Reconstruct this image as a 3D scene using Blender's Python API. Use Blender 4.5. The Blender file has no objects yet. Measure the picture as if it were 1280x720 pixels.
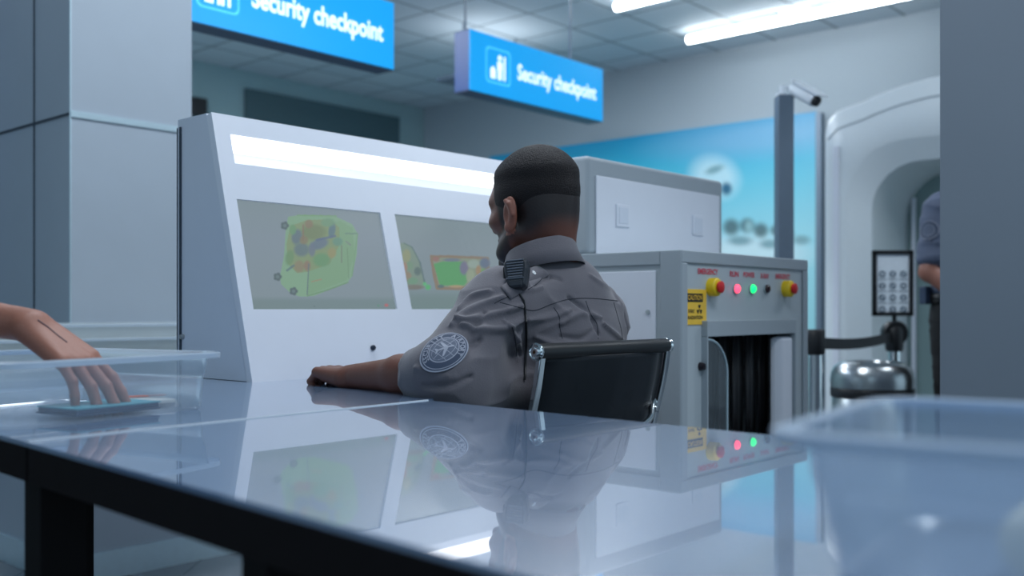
import bpy, bmesh, math, random
import numpy as np
from mathutils import Vector, Matrix, noise
from mathutils.bvhtree import BVHTree

random.seed(7); np.random.seed(7)
SC = bpy.context.scene
COL = SC.collection
F = 1239.0; CX = 640.0; HY = 386.0; CZ = .97      # focal length in pixels, horizon row, camera height
TZ = .80                                           # height of the counter top
A3 = Vector((.66, .751, 0)).normalized()           # the way the console and the scanner front run
B3 = Vector((-A3.y, A3.x, 0))                      # the way the officer faces
ANG = math.atan2(A3.y, A3.x)

def V(*a): return Vector(a)
def at(px, py, d): return Vector(((px-CX)/F*d, d, CZ+(HY-py)/F*d))
def on_z(px, py, z):
    d = (CZ-z)*F/(py-HY); return Vector(((px-CX)/F*d, d, z))
def ray(px, py): return Vector(((px-CX)/F, 1, (HY-py)/F)).normalized()
CAM = Vector((0, 0, CZ))
def pix(p): return (CX+p[0]/p[1]*F, HY-(p[2]-CZ)/p[1]*F)
def on_plane(px, py, p0, n):
    r = ray(px, py); t = (p0-CAM).dot(n)/r.dot(n); return CAM+r*t

# ------------------------------------------------------------------ materials
def srgb(r, g, b):
    f = lambda c: (c/255/12.92) if c/255 <= .04045 else ((c/255+.055)/1.055)**2.4
    return (f(r), f(g), f(b), 1)
def mat(name, color, rough=.5, metal=0, bump=0, scale=40, var=.06, coat=0, ior=1.5, emit=None, estr=0, attr=None, spec=.5, sheen=0, sub=0):
    m = bpy.data.materials.new(name); m.use_nodes = True
    nt = m.node_tree; p = nt.nodes['Principled BSDF']
    p.inputs['Base Color'].default_value = color
    p.inputs['Roughness'].default_value = rough
    p.inputs['Metallic'].default_value = metal
    p.inputs['IOR'].default_value = ior
    p.inputs['Coat Weight'].default_value = coat
    p.inputs['Coat Roughness'].default_value = .03
    p.inputs['Specular IOR Level'].default_value = spec
    p.inputs['Sheen Weight'].default_value = sheen
    p.inputs['Subsurface Weight'].default_value = sub
    tc = nt.nodes.new('ShaderNodeTexCoord'); nz = nt.nodes.new('ShaderNodeTexNoise')
    nz.inputs['Scale'].default_value = scale; nz.inputs['Detail'].default_value = 4
    nt.links.new(tc.outputs['Object'], nz.inputs['Vector'])
    if attr:
        at_ = nt.nodes.new('ShaderNodeAttribute'); at_.attribute_name = attr
        src = at_.outputs['Color']
    else:
        rgb = nt.nodes.new('ShaderNodeRGB'); rgb.outputs[0].default_value = color; src = rgb.outputs[0]
    if var:
        mr = nt.nodes.new('ShaderNodeMapRange'); mr.inputs['To Min'].default_value = 1-var; mr.inputs['To Max'].default_value = 1+var
        nt.links.new(nz.outputs['Fac'], mr.inputs['Value'])
        mx = nt.nodes.new('ShaderNodeVectorMath'); mx.operation = 'SCALE'
        nt.links.new(src, mx.inputs[0]); nt.links.new(mr.outputs[0], mx.inputs['Scale'])
        src = mx.outputs[0]
    nt.links.new(src, p.inputs['Base Color'])
    if emit is not None:
        p.inputs['Emission Color'].default_value = emit; p.inputs['Emission Strength'].default_value = estr
        if attr: nt.links.new(src, p.inputs['Emission Color'])
    if bump:
        b = nt.nodes.new('ShaderNodeBump'); b.inputs['Strength'].default_value = bump; b.inputs['Distance'].default_value = .01
        nt.links.new(nz.outputs['Fac'], b.inputs['Height']); nt.links.new(b.outputs[0], p.inputs['Normal'])
    return m
def mix_mat(name, tint, clear, gloss, rough=.15, translucent=.5, diff=(.6, .7, .8, 1)):
    """milky or clear thin plastic / glass: transparent + diffuse/translucent + a glossy film"""
    m = bpy.data.materials.new(name); m.use_nodes = True; nt = m.node_tree
    nt.nodes.remove(nt.nodes['Principled BSDF']); out = nt.nodes['Material Output']
    N = nt.nodes.new
    tr = N('ShaderNodeBsdfTransparent'); tr.inputs[0].default_value = tint
    di = N('ShaderNodeBsdfDiffuse'); di.inputs[0].default_value = diff
    tl = N('ShaderNodeBsdfTranslucent'); tl.inputs[0].default_value = diff
    m1 = N('ShaderNodeMixShader'); m1.inputs[0].default_value = translucent
    nt.links.new(di.outputs[0], m1.inputs[1]); nt.links.new(tl.outputs[0], m1.inputs[2])
    m2 = N('ShaderNodeMixShader'); m2.inputs[0].default_value = 1-clear
    nz = N('ShaderNodeTexNoise'); nz.inputs['Scale'].default_value = 6
    mr = N('ShaderNodeMapRange'); mr.inputs['To Min'].default_value = (1-clear)*.85; mr.inputs['To Max'].default_value = (1-clear)*1.15
    tc = N('ShaderNodeTexCoord'); nt.links.new(tc.outputs['Object'], nz.inputs['Vector'])
    nt.links.new(nz.outputs['Fac'], mr.inputs['Value']); nt.links.new(mr.outputs[0], m2.inputs[0])
    nt.links.new(tr.outputs[0], m2.inputs[1]); nt.links.new(m1.outputs[0], m2.inputs[2])
    gl = N('ShaderNodeBsdfGlossy'); gl.inputs['Roughness'].default_value = rough
    fr = N('ShaderNodeFresnel'); fr.inputs[0].default_value = 1.45
    mu = N('ShaderNodeMath'); mu.operation = 'MULTIPLY'; mu.inputs[1].default_value = gloss
    nt.links.new(fr.outputs[0], mu.inputs[0])
    m3 = N('ShaderNodeMixShader'); nt.links.new(mu.outputs[0], m3.inputs[0])
    nt.links.new(m2.outputs[0], m3.inputs[1]); nt.links.new(gl.outputs[0], m3.inputs[2])
    nt.links.new(m3.outputs[0], out.inputs[0])
    return m

# ------------------------------------------------------------------ objects
def tag(o, label=None, cat=None, group=None, kind=None):
    if label: o['label'] = label
    if cat: o['category'] = cat
    if group: o['group'] = group
    if kind: o['kind'] = kind
    return o
def empty(name, loc, label=None, cat=None, group=None):
    o = bpy.data.objects.new(name, None); COL.objects.link(o); o.location = loc
    o.empty_display_size = .1
    return tag(o, label, cat, group)
def world_loc(o):
    p = Vector((0, 0, 0))
    while o is not None: p = p+Vector(o.location); o = o.parent
    return p
def link(name, me, parent=None, m=None, smooth=False):
    """mesh given in world coordinates -> one object (origin at its parent, or at its own base)"""
    o = bpy.data.objects.new(name, me); COL.objects.link(o)
    n = len(me.vertices); co = np.empty(n*3, 'f'); me.vertices.foreach_get('co', co); co = co.reshape(-1, 3)
    if parent is None:
        c = Vector((float((co[:, 0].min()+co[:, 0].max())/2), float((co[:, 1].min()+co[:, 1].max())/2), float(co[:, 2].min())))
        o.location = c
    else:
        o.parent = parent; c = world_loc(parent)
    co -= np.array(c, 'f'); me.vertices.foreach_set('co', co.ravel()); me.update()
    if m is not None: me.materials.append(m)
    if smooth:
        me.polygons.foreach_set('use_smooth', [True]*len(me.polygons))
    return o
class MB:
    """collects shapes in world coordinates; build() links them as ONE mesh object"""
    def __init__(s, M=None): s.v = []; s.f = []; s.M = M or Matrix.Identity(4)
    def add(s, vs, fs):
        n = len(s.v); s.v += [s.M @ Vector(p) for p in vs]; s.f += [tuple(i+n for i in f) for f in fs]; return s
    def box(s, lo, hi):
        (x0, y0, z0), (x1, y1, z1) = lo, hi
        if x0 > x1: x0, x1 = x1, x0
        if y0 > y1: y0, y1 = y1, y0
        if z0 > z1: z0, z1 = z1, z0
        return s.add([(x0,y0,z0),(x1,y0,z0),(x1,y1,z0),(x0,y1,z0),(x0,y0,z1),(x1,y0,z1),(x1,y1,z1),(x0,y1,z1)],
                     [(0,3,2,1),(4,5,6,7),(0,1,5,4),(1,2,6,5),(2,3,7,6),(3,0,4,7)])
    def obox(s, c, ex, ey, ez, hx, hy, hz):
        c = Vector(c); ex, ey, ez = Vector(ex), Vector(ey), Vector(ez); vs = []
        for k in (-1, 1):
            for a, b in ((-1,-1),(1,-1),(1,1),(-1,1)): vs.append(c+ex*hx*a+ey*hy*b+ez*hz*k)
        return s.add(vs, [(0,3,2,1),(4,5,6,7),(0,1,5,4),(1,2,6,5),(2,3,7,6),(3,0,4,7)])
    def prism(s, poly, z0, z1):
        n = len(poly)
        return s.add([(p[0],p[1],z0) for p in poly]+[(p[0],p[1],z1) for p in poly],
                     [tuple(range(n))[::-1], tuple(range(n, 2*n))]+[(i, (i+1) % n, n+(i+1) % n, n+i) for i in range(n)])
    def extrude(s, poly3, vec):
        n = len(poly3); vec = Vector(vec); P = [Vector(p) for p in poly3]
        return s.add(P+[p+vec for p in P], [tuple(range(n))[::-1], tuple(range(n, 2*n))]+[(i, (i+1) % n, n+(i+1) % n, n+i) for i in range(n)])
    def tube(s, pts, r, n=10, rf=None, flat=1, up=(0,0,1), cap=True):
        pts = [Vector(p) for p in pts]; rings = []; vs = []; fs = []
        prev = None
        for i, p in enumerate(pts):
            t = (pts[min(i+1, len(pts)-1)]-pts[max(i-1, 0)]).normalized()
            u = prev if prev is not None else Vector(up)
            if abs(t.dot(u)) > .95: u = Vector((1, 0, 0)) if abs(t.x) < .9 else Vector((0, 1, 0))
            a = (u-t*u.dot(t)).normalized(); b = t.cross(a); prev = a
            rr = rf(i/(len(pts)-1)) if rf else r
            vs += [p+(a*math.cos(2*math.pi*k/n)+b*math.sin(2*math.pi*k/n)*flat)*rr for k in range(n)]
        for i in range(len(pts)-1):
            for k in range(n): fs.append((i*n+k, i*n+(k+1) % n, (i+1)*n+(k+1) % n, (i+1)*n+k))
        if cap: fs += [tuple(range(n))[::-1], tuple((len(pts)-1)*n+k for k in range(n))]
        return s.add(vs, fs)
    def lathe(s, prof, c, axis=(0,0,1), n=24):
        """prof: (radius, distance along the axis)"""
        ax = Vector(axis).normalized(); u = Vector((1,0,0)) if abs(ax.x) < .8 else Vector((0,1,0))
        a = (u-ax*u.dot(ax)).normalized(); b = ax.cross(a); c = Vector(c); vs = []; fs = []
        for r, h in prof:
            vs += [c+ax*h+(a*math.cos(2*math.pi*k/n)+b*math.sin(2*math.pi*k/n))*r for k in range(n)]
        for i in range(len(prof)-1):
            for k in range(n): fs.append((i*n+k, i*n+(k+1) % n, (i+1)*n+(k+1) % n, (i+1)*n+k))
        fs += [tuple(range(n))[::-1], tuple((len(prof)-1)*n+k for k in range(n))]
        return s.add(vs, fs)
    def build(s, name, m, parent=None, smooth=False, bevel=0, seg=2):
        me = bpy.data.meshes.new(name); me.from_pydata([tuple(v) for v in s.v], [], s.f)
        bm = bmesh.new(); bm.from_mesh(me); bmesh.ops.recalc_face_normals(bm, faces=bm.faces); bm.to_mesh(me); bm.free()
        o = link(name, me, parent, m, smooth)
        if bevel:
            b = o.modifiers.new('bevel', 'BEVEL'); b.width = bevel; b.segments = seg; b.limit_method = 'ANGLE'; b.angle_limit = math.radians(40)
            b.harden_normals = False
        if smooth:
            try: me.set_sharp_from_angle(angle=math.radians(50))
            except Exception: pass
        return o
def smooth_path(pts, n=8):
    """Catmull-Rom through the points"""
    P = [Vector(p) for p in pts]; P = [P[0]*2-P[1]]+P+[P[-1]*2-P[-2]]; out = []
    for i in range(1, len(P)-2):
        for k in range(n):
            t = k/n; a, b, c, d = P[i-1:i+3]
            out.append(.5*((2*b)+(c-a)*t+(2*a-5*b+4*c-d)*t*t+(3*b-a-3*c+d)*t**3))
    out.append(P[-2]); return out
def text_geo(txt, size, depth=0, align='LEFT', bold=0):
    cu = bpy.data.curves.new('lettering', 'FONT'); cu.body = txt; cu.size = size; cu.extrude = depth; cu.align_x = align
    cu.resolution_u = 3; cu.offset = bold
    o = bpy.data.objects.new('lettering', cu); COL.objects.link(o)
    dg = bpy.context.evaluated_depsgraph_get(); me = bpy.data.meshes.new_from_object(o.evaluated_get(dg))
    vs = [Vector(v.co) for v in me.vertices]; fs = [tuple(p.vertices) for p in me.polygons]
    bpy.data.objects.remove(o); bpy.data.curves.remove(cu); bpy.data.meshes.remove(me)
    return vs, fs
def frame(o, x, y, z):
    """4x4 with these axes"""
    x, y, z, o = Vector(x), Vector(y), Vector(z), Vector(o)
    return Matrix(((x.x, y.x, z.x, o.x), (x.y, y.y, z.y, o.y), (x.z, y.z, z.z, o.z), (0, 0, 0, 1)))

# ------------------------------------------------------------------ implicit surfaces (bodies, hands, cloth)
class SDF:
    def __init__(s): s.p = []
    def cap(s, a, b, ra, rb=None, k=.02, op='+'):
        s.p.append(('c', np.array(a, float), np.array(b, float), float(ra), float(ra if rb is None else rb), k, op)); return s
    def ell(s, c, r, k=.02, op='+', R=None):
        R = np.eye(3) if R is None else np.array(R, float)       # rows = the ellipsoid's own axes
        s.p.append(('e', np.array(c, float), np.array(r, float), R, 0, k, op)); return s
    def bounds(s, p):
        if p[0] == 'c':
            r = max(p[3], p[4]); return np.minimum(p[1], p[2])-r, np.maximum(p[1], p[2])+r
        r = max(p[2]); return p[1]-r, p[1]+r
    def grid(s, lo, hi, h, only=None):
        lo = np.array(lo, float); n = np.ceil((np.array(hi)-lo)/h).astype(int)+1
        D = np.full(n, .2, 'f')
        for p in s.p:
            bl, bh = s.bounds(p); m = p[5]+.02
            i0 = np.clip(np.floor((bl-m-lo)/h).astype(int), 0, n); i1 = np.clip(np.ceil((bh+m-lo)/h).astype(int)+1, 0, n)
            if np.any(i1 <= i0): continue
            X = [lo[a]+h*np.arange(i0[a], i1[a]) for a in range(3)]
            x, y, z = X[0][:, None, None], X[1][None, :, None], X[2][None, None, :]
            if p[0] == 'c':
                a, b = p[1], p[2]; ab = b-a; L = max(ab@ab, 1e-12)
                t = np.clip(((x-a[0])*ab[0]+(y-a[1])*ab[1]+(z-a[2])*ab[2])/L, 0, 1)
                d = np.sqrt((x-a[0]-t*ab[0])**2+(y-a[1]-t*ab[1])**2+(z-a[2]-t*ab[2])**2)-(p[3]+(p[4]-p[3])*t)
            else:
                c, r, R = p[1], p[2], p[3]
                q = [(x-c[0])*R[j][0]+(y-c[1])*R[j][1]+(z-c[2])*R[j][2] for j in range(3)]
                k0 = np.sqrt((q[0]/r[0])**2+(q[1]/r[1])**2+(q[2]/r[2])**2)
                k1 = np.sqrt((q[0]/r[0]**2)**2+(q[1]/r[1]**2)**2+(q[2]/r[2]**2)**2)
                d = k0*(k0-1)/np.maximum(k1, 1e-6)
            sl = tuple(slice(i0[a], i1[a]) for a in range(3)); S = D[sl]; k = p[5]
            if p[6] == '+':
                hh = np.maximum(k-np.abs(S-d), 0)/k; D[sl] = np.minimum(S, d)-hh*hh*k*.25
            else:
                hh = np.maximum(k-np.abs(S+d), 0)/k; D[sl] = np.maximum(S, -d)+hh*hh*k*.25
        return D, lo
def nets(D, lo, h):
    """surface of the field D = 0 (naive surface nets)"""
    s = D < 0; n = D.shape
    cnt = np.zeros((n[0]-1, n[1]-1, n[2]-1), np.int8)
    for i in (0, 1):
        for j in (0, 1):
            for k in (0, 1): cnt += s[i:n[0]-1+i, j:n[1]-1+j, k:n[2]-1+k]
    act = (cnt > 0) & (cnt < 8); idx = np.argwhere(act)
    ids = np.full(cnt.shape, -1, np.int64); ids[act] = np.arange(len(idx))
    c = {}
    for i in (0, 1):
        for j in (0, 1):
            for k in (0, 1): c[i, j, k] = D[idx[:, 0]+i, idx[:, 1]+j, idx[:, 2]+k].astype(float)
    P = np.zeros((len(idx), 3)); W = np.zeros(len(idx))
    for a in range(3):
        o1, o2 = [b for b in range(3) if b != a]
        for u in (0, 1):
            for v in (0, 1):
                q0 = [0, 0, 0]; q0[o1] = u; q0[o2] = v; q1 = list(q0); q1[a] = 1
                d0, d1 = c[tuple(q0)], c[tuple(q1)]; m = (d0 < 0) != (d1 < 0)
                t = d0[m]/(d0[m]-d1[m]); pt = np.zeros((m.sum(), 3)); pt[:, o1] = u; pt[:, o2] = v; pt[:, a] = t
                P[m] += pt; W[m] += 1
    P = (P/W[:, None]+idx)*h+lo
    Q = []
    for a in range(3):
        o1, o2 = (a+1) % 3, (a+2) % 3
        sl0 = [slice(None)]*3; sl1 = [slice(None)]*3; sl0[a] = slice(0, n[a]-1); sl1[a] = slice(1, n[a])
        e0 = s[tuple(sl0)]; e1 = s[tuple(sl1)]; E = np.argwhere(e0 != e1)
        E = E[(E[:, o1] > 0) & (E[:, o2] > 0) & (E[:, o1] < n[o1]-1) & (E[:, o2] < n[o2]-1)]
        ins = e0[E[:, 0], E[:, 1], E[:, 2]]
        def cell(d1, d2):
            q = E.copy(); q[:, o1] -= d1; q[:, o2] -= d2; return ids[q[:, 0], q[:, 1], q[:, 2]]
        q = np.stack([cell(1, 1), cell(0, 1), cell(0, 0), cell(1, 0)], 1)
        q[~ins] = q[~ins][:, ::-1]; Q.append(q)
    return P, np.concatenate(Q)
def surface(s, boxes):
    """boxes: [(lo, hi, h), ...] coarse first; every later box is taken out of the coarse one"""
    Ps, Qs, off = [], [], 0
    for bi, (lo, hi, h) in enumerate(boxes):
        D, l = s.grid(lo, hi, h)
        P, Q = nets(D, l, h)
        cen = P[Q].mean(1); keep = np.ones(len(Q), bool)
        if bi == 0:
            for lo2, hi2, h2 in boxes[1:]:
                keep &= ~np.all((cen > np.array(lo2)+h*1.2) & (cen < np.array(hi2)-h*1.2), axis=1)
        Q = Q[keep]; Ps.append(P); Qs.append(Q+off); off += len(P)
    P = np.concatenate(Ps); Q = np.concatenate(Qs)
    used = np.unique(Q); rm = np.full(len(P), -1); rm[used] = np.arange(len(used))
    return P[used], rm[Q]
def np_mesh(name, P, Q):
    me = bpy.data.meshes.new(name); me.vertices.add(len(P)); me.vertices.foreach_set('co', P.astype('f').ravel())
    me.loops.add(Q.size); me.loops.foreach_set('vertex_index', Q.astype('i').ravel())
    me.polygons.add(len(Q)); me.polygons.foreach_set('loop_start', np.arange(0, Q.size, Q.shape[1]).astype('i'))
    me.update(calc_edges=True); me.validate(); return me
def vcol(me, C, name='tone'):
    a = me.color_attributes.new(name, 'FLOAT_COLOR', 'POINT')
    C4 = np.ones((len(me.vertices), 4), 'f'); C4[:, :3] = C[:, :3]; a.data.foreach_set('color', C4.ravel())
def lin(rgb): return np.array(srgb(*rgb)[:3])

def raster_plane(name, corners, nu, nv, paint, m, parent, lift):
    """a flat picture (screen, mural): a grid between four corners (TL, TR, BR, BL); paint(X, Y) gets the photograph's
    columns and rows of its points and returns colours; they stay on the surface as a colour attribute"""
    TL, TR, BR, BL = [np.array(c, float) for c in corners]
    u = np.linspace(0, 1, nu)[None, :, None]; v = np.linspace(0, 1, nv)[:, None, None]
    P = ((TL*(1-u)+TR*u)*(1-v)+(BL*(1-u)+BR*u)*v).reshape(-1, 3)+np.array(lift)
    i, j = np.meshgrid(np.arange(nu-1), np.arange(nv-1)); b = (j*nu+i).ravel()
    Q = np.stack([b, b+nu, b+nu+1, b+1], 1)
    X = CX+P[:, 0]/P[:, 1]*F; Y = HY-(P[:, 2]-CZ)/P[:, 1]*F
    me = np_mesh(name, P, Q); vcol(me, paint(X, Y)); return link(name, me, parent, m)
# ------------------------------------------------------------------ materials of the place
M_wall = mat('painted plaster', srgb(172, 184, 192), .75, bump=.03, scale=60, var=.03)
M_wall_far = mat('teal grey plaster', srgb(150, 178, 182), .75, bump=.03, scale=60, var=.03)
M_panel = mat('grey composite panel', srgb(166, 178, 190), .38, var=.03, scale=8)
M_column = mat('slate grey laminate', srgb(112, 122, 134), .4, var=.04, scale=5)
M_seam = mat('pale joint strip', srgb(190, 212, 222), .3, metal=.3)
M_dark_joint = mat('dark joint', srgb(40, 55, 70), .6)
M_white = mat('white powder coat', srgb(226, 230, 240), .35, var=.015, scale=20)
M_white_soft = mat('white coated sheet', srgb(216, 222, 234), .45, var=.015, scale=20)
M_grey_sheet = mat('light grey powder coat', srgb(176, 186, 192), .45, var=.02, scale=30)
M_sheet_frame = mat('mid grey powder coat', srgb(160, 170, 178), .45, var=.02, scale=30)
M_black = mat('black plastic', srgb(22, 24, 28), .45)
M_rubber = mat('black rubber curtain', srgb(22, 23, 26), .45, var=.2, scale=15)
M_chrome = mat('polished chrome', srgb(225, 230, 232), .12, metal=1, var=.02)
M_steel = mat('brushed steel', srgb(175, 180, 182), .28, metal=1, var=.08, scale=90)
M_dark_metal = mat('dark slate metal', srgb(112, 128, 144), .4, metal=.3)
M_lamp = mat('lamp diffuser', srgb(255, 255, 255), .4, emit=(.93, .97, 1, 1), estr=9, var=0)

def grid_ceiling():
    m = mat('mineral fibre ceiling tiles', srgb(180, 194, 202), .8, bump=.05, scale=120, var=.05)
    nt = m.node_tree; p = nt.nodes['Principled BSDF']
    tc = nt.nodes['Texture Coordinate'] if 'Texture Coordinate' in nt.nodes else nt.nodes.new('ShaderNodeTexCoord')
    mp = nt.nodes.new('ShaderNodeMapping'); mp.inputs['Rotation'].default_value = (0, 0, -ANG)
    mp.inputs['Location'].default_value = (.25, .1, 0)
    br = nt.nodes.new('ShaderNodeTexBrick'); br.offset = 0
    br.inputs['Scale'].default_value = 1; br.inputs['Brick Width'].default_value = .6; br.inputs['Row Height'].default_value = .6
    br.inputs['Mortar Size'].default_value = .014; br.inputs['Mortar Smooth'].default_value = .2
    br.inputs['Color1'].default_value = srgb(212, 222, 228); br.inputs['Color2'].default_value = srgb(204, 216, 224)
    br.inputs['Mortar'].default_value = srgb(132, 146, 154)
    nt.links.new(tc.outputs['Object'], mp.inputs[0]); nt.links.new(mp.outputs[0], br.inputs['Vector'])
    nt.links.new(br.outputs['Color'], p.inputs['Base Color']); return m
def tiled_floor():
    m = mat('dark stone floor', srgb(95, 102, 110), .25, var=.08, scale=3)
    nt = m.node_tree; p = nt.nodes['Principled BSDF']; tc = nt.nodes.new('ShaderNodeTexCoord')
    br = nt.nodes.new('ShaderNodeTexBrick'); br.offset = 0; br.inputs['Scale'].default_value = 1
    br.inputs['Brick Width'].default_value = .6; br.inputs['Row Height'].default_value = .6; br.inputs['Mortar Size'].default_value = .004
    br.inputs['Color1'].default_value = srgb(116, 124, 132); br.inputs['Color2'].default_value = srgb(110, 118, 126); br.inputs['Mortar'].default_value = srgb(60, 66, 72)
    nt.links.new(tc.outputs['Object'], br.inputs['Vector']); nt.links.new(br.outputs['Color'], p.inputs['Base Color']); return m

CH = 3.5
corner = at(530, 135, 12.5); corner.z = 0
b = MB(); b.box((-9, -2.5, -.1), (9, 14, 0)); tag(b.build('floor', tiled_floor()), kind='structure')
b = MB(); b.box((-9, -2.5, CH), (9, 14, CH+.1)); tag(b.build('ceiling', grid_ceiling()), kind='structure')
def wall(name, p0, p1, z0, z1, th, m, bevel=0):
    p0, p1 = Vector(p0), Vector(p1); p0.z = p1.z = 0
    t = (p1-p0).normalized(); n = Vector((-t.y, t.x, 0))
    q = MB(); q.prism([(p0.x, p0.y), (p1.x, p1.y), (p1.x+n.x*th, p1.y+n.y*th), (p0.x+n.x*th, p0.y+n.y*th)], z0, z1)
    return tag(q.build(name, m, bevel=bevel), kind='structure')
wall('wall_far', corner-A3*10, corner, 0, CH, .12, M_wall_far)
wall('wall_side', corner, corner-B3*11.5, 0, CH, .12, M_wall)

# the clad pillar on the left: a face along A, a face along B, joints and skirting
K = Vector((-1.545, 3.468, 0))
pil = MB(); far = K+A3*.47
pil.prism([tuple(K)[:2], tuple(far)[:2], tuple(far+B3*.62)[:2], tuple(K+B3*.62)[:2]], 0, CH)
tag(pil.build('wall_left', M_panel), kind='structure')
low = MB(); l0, l1 = K+A3*.47, K+A3*.95
low.prism([tuple(l0)[:2], tuple(l1)[:2], tuple(l1+B3*.12)[:2], tuple(l0+B3*.12)[:2]], 0, .72)
tag(low.build('wall_low', M_column), kind='structure')
wall('wall_rear_light_block', (9, -2.4, 0), (-9, -2.4, 0), 0, 1.35, .1, M_wall)  # unseen partition added behind the camera to block low light under the table
wall('wall_outer_light_block', (-8.9, -2.4, 0), (-8.9, 12, 0), 0, 1.35, .1, M_wall)  # unseen partition added on the left, also blocking low light
wall('wall_recess', K+B3*.66-A3*.3, K+B3*3.4-A3*.3, 0, CH, .1, M_dark_metal)
def strip(name, p0, p1, z, h, out, m, n):
    q = MB(); p0, p1 = Vector(p0), Vector(p1); mid = (p0+p1)/2+Vector((0, 0, z)); t = (p1-p0).normalized()
    q.obox(mid+Vector(n)*out/2, t, n, (0, 0, 1), (p1-p0).length/2, out/2, h/2)
    return tag(q.build(name, m), kind='structure')
zs = CZ+(HY-142)/F*K.y
strip('trim_1', K, K+A3*.47, zs, .022, .006, M_seam, -B3)
strip('trim_2', K, K+B3*.62, zs, .010, .003, M_dark_joint, -A3)
q = MB(); c = K+B3*.29; q.obox(c-A3*.0015+V(0, 0, CH/2), B3, A3, (0, 0, 1), .003, .002, CH/2); tag(q.build('trim_3', M_dark_joint), kind='structure')
q = MB(); q.obox(K+V(0, 0, CH/2)-B3*.0005-A3*.0005, A3, B3, (0, 0, 1), .003, .003, CH/2); tag(q.build('trim_4', M_seam), kind='structure')
strip('baseboard_left', K, K+A3*.95, .05, .10, .015, M_seam, -B3)
strip('baseboard_side', K, K+B3*.62, .05, .10, .015, M_seam, -A3)
# the near column at the right edge
q = MB(); cx0 = (1175-CX)/F*2.5; q.prism([(cx0, 2.5), (cx0+.9, 2.5), (cx0+1.6, 3.3), (cx0+.06, 2.62)], 0, CH)
tag(q.build('wall_right', M_column), kind='structure')

# long dark slot and a small dark box high on the far wall
nF = -B3
def on_wall(px, py): return on_plane(px, py, corner, B3)
p0, p1 = on_wall(305, 136), on_wall(497, 178)
q = MB(); hh = .16
q.obox(V((p0.x+p1.x)/2, (p0.y+p1.y)/2, p1.z+.14)-B3*.02, A3, B3, (0, 0, 1), (Vector((p1.x-p0.x, p1.y-p0.y, 0))).length/2, .02, hh)
rt = q.build('wall_panel', mat('dark teal panel', srgb(74, 100, 106), .5), None, bevel=.005)
tag(rt, 'long dark teal panel fixed high on the wall behind the white console', 'panel')
p0 = on_wall(243, 135); q = MB(); q.obox(p0-B3*.06, A3, B3, (0, 0, 1), .08, .06, .09)
rt = q.build('wall_speaker', M_black, None, bevel=.01); tag(rt, 'small black box on the far wall beside the grey pillar', 'speaker')

# ------------------------------------------------------------------ lamps
def make_lamp(p, L, label):
    r = empty('ceiling_lamp', (p.x, p.y, CH), label, 'lamp', 'tube lamps under the ceiling')
    t = -B3; M = frame(V(p.x, p.y, 0), t, A3, (0, 0, 1))
    q = MB(M)
    n = 12; r0 = .034
    q.tube([(0, 0, p.z), (L*.02, 0, p.z), (L*.5, 0, p.z), (L*.98, 0, p.z), (L, 0, p.z)], r0, n=14)
    q.build('diffuser', M_lamp, r, smooth=True)
    q = MB(M); q.box((.02, -.02, p.z+.03), (L-.02, .02, p.z+.045)); q.build('housing', M_white, r, bevel=.004)
    for k in (.18, .82):
        q = MB(M); q.tube([(L*k, 0, p.z+.045), (L*k, 0, CH)], .006, n=6); q.lathe([(.03, CH-.02), (.03, CH)], (L*k, 0, 0), n=12); q.build('suspension', M_white, r)
    return r
zl = 3.42
def lampp(px, py): d = (zl-CZ)*F/(HY-py); return V((px-CX)/F*d, d, zl)
la, lb = lampp(860, 50), lampp(990, 22)
Ll = (lb-la).length
make_lamp(la, Ll, 'white tube lamp whose far end hangs free above the side wall')
make_lamp(la-B3*(Ll+.03), Ll, 'white tube lamp running on from the first towards the grey column')
lc = lampp(770, 9)
make_lamp(lc, Ll, 'white tube lamp cut by the top edge of the picture')

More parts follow.
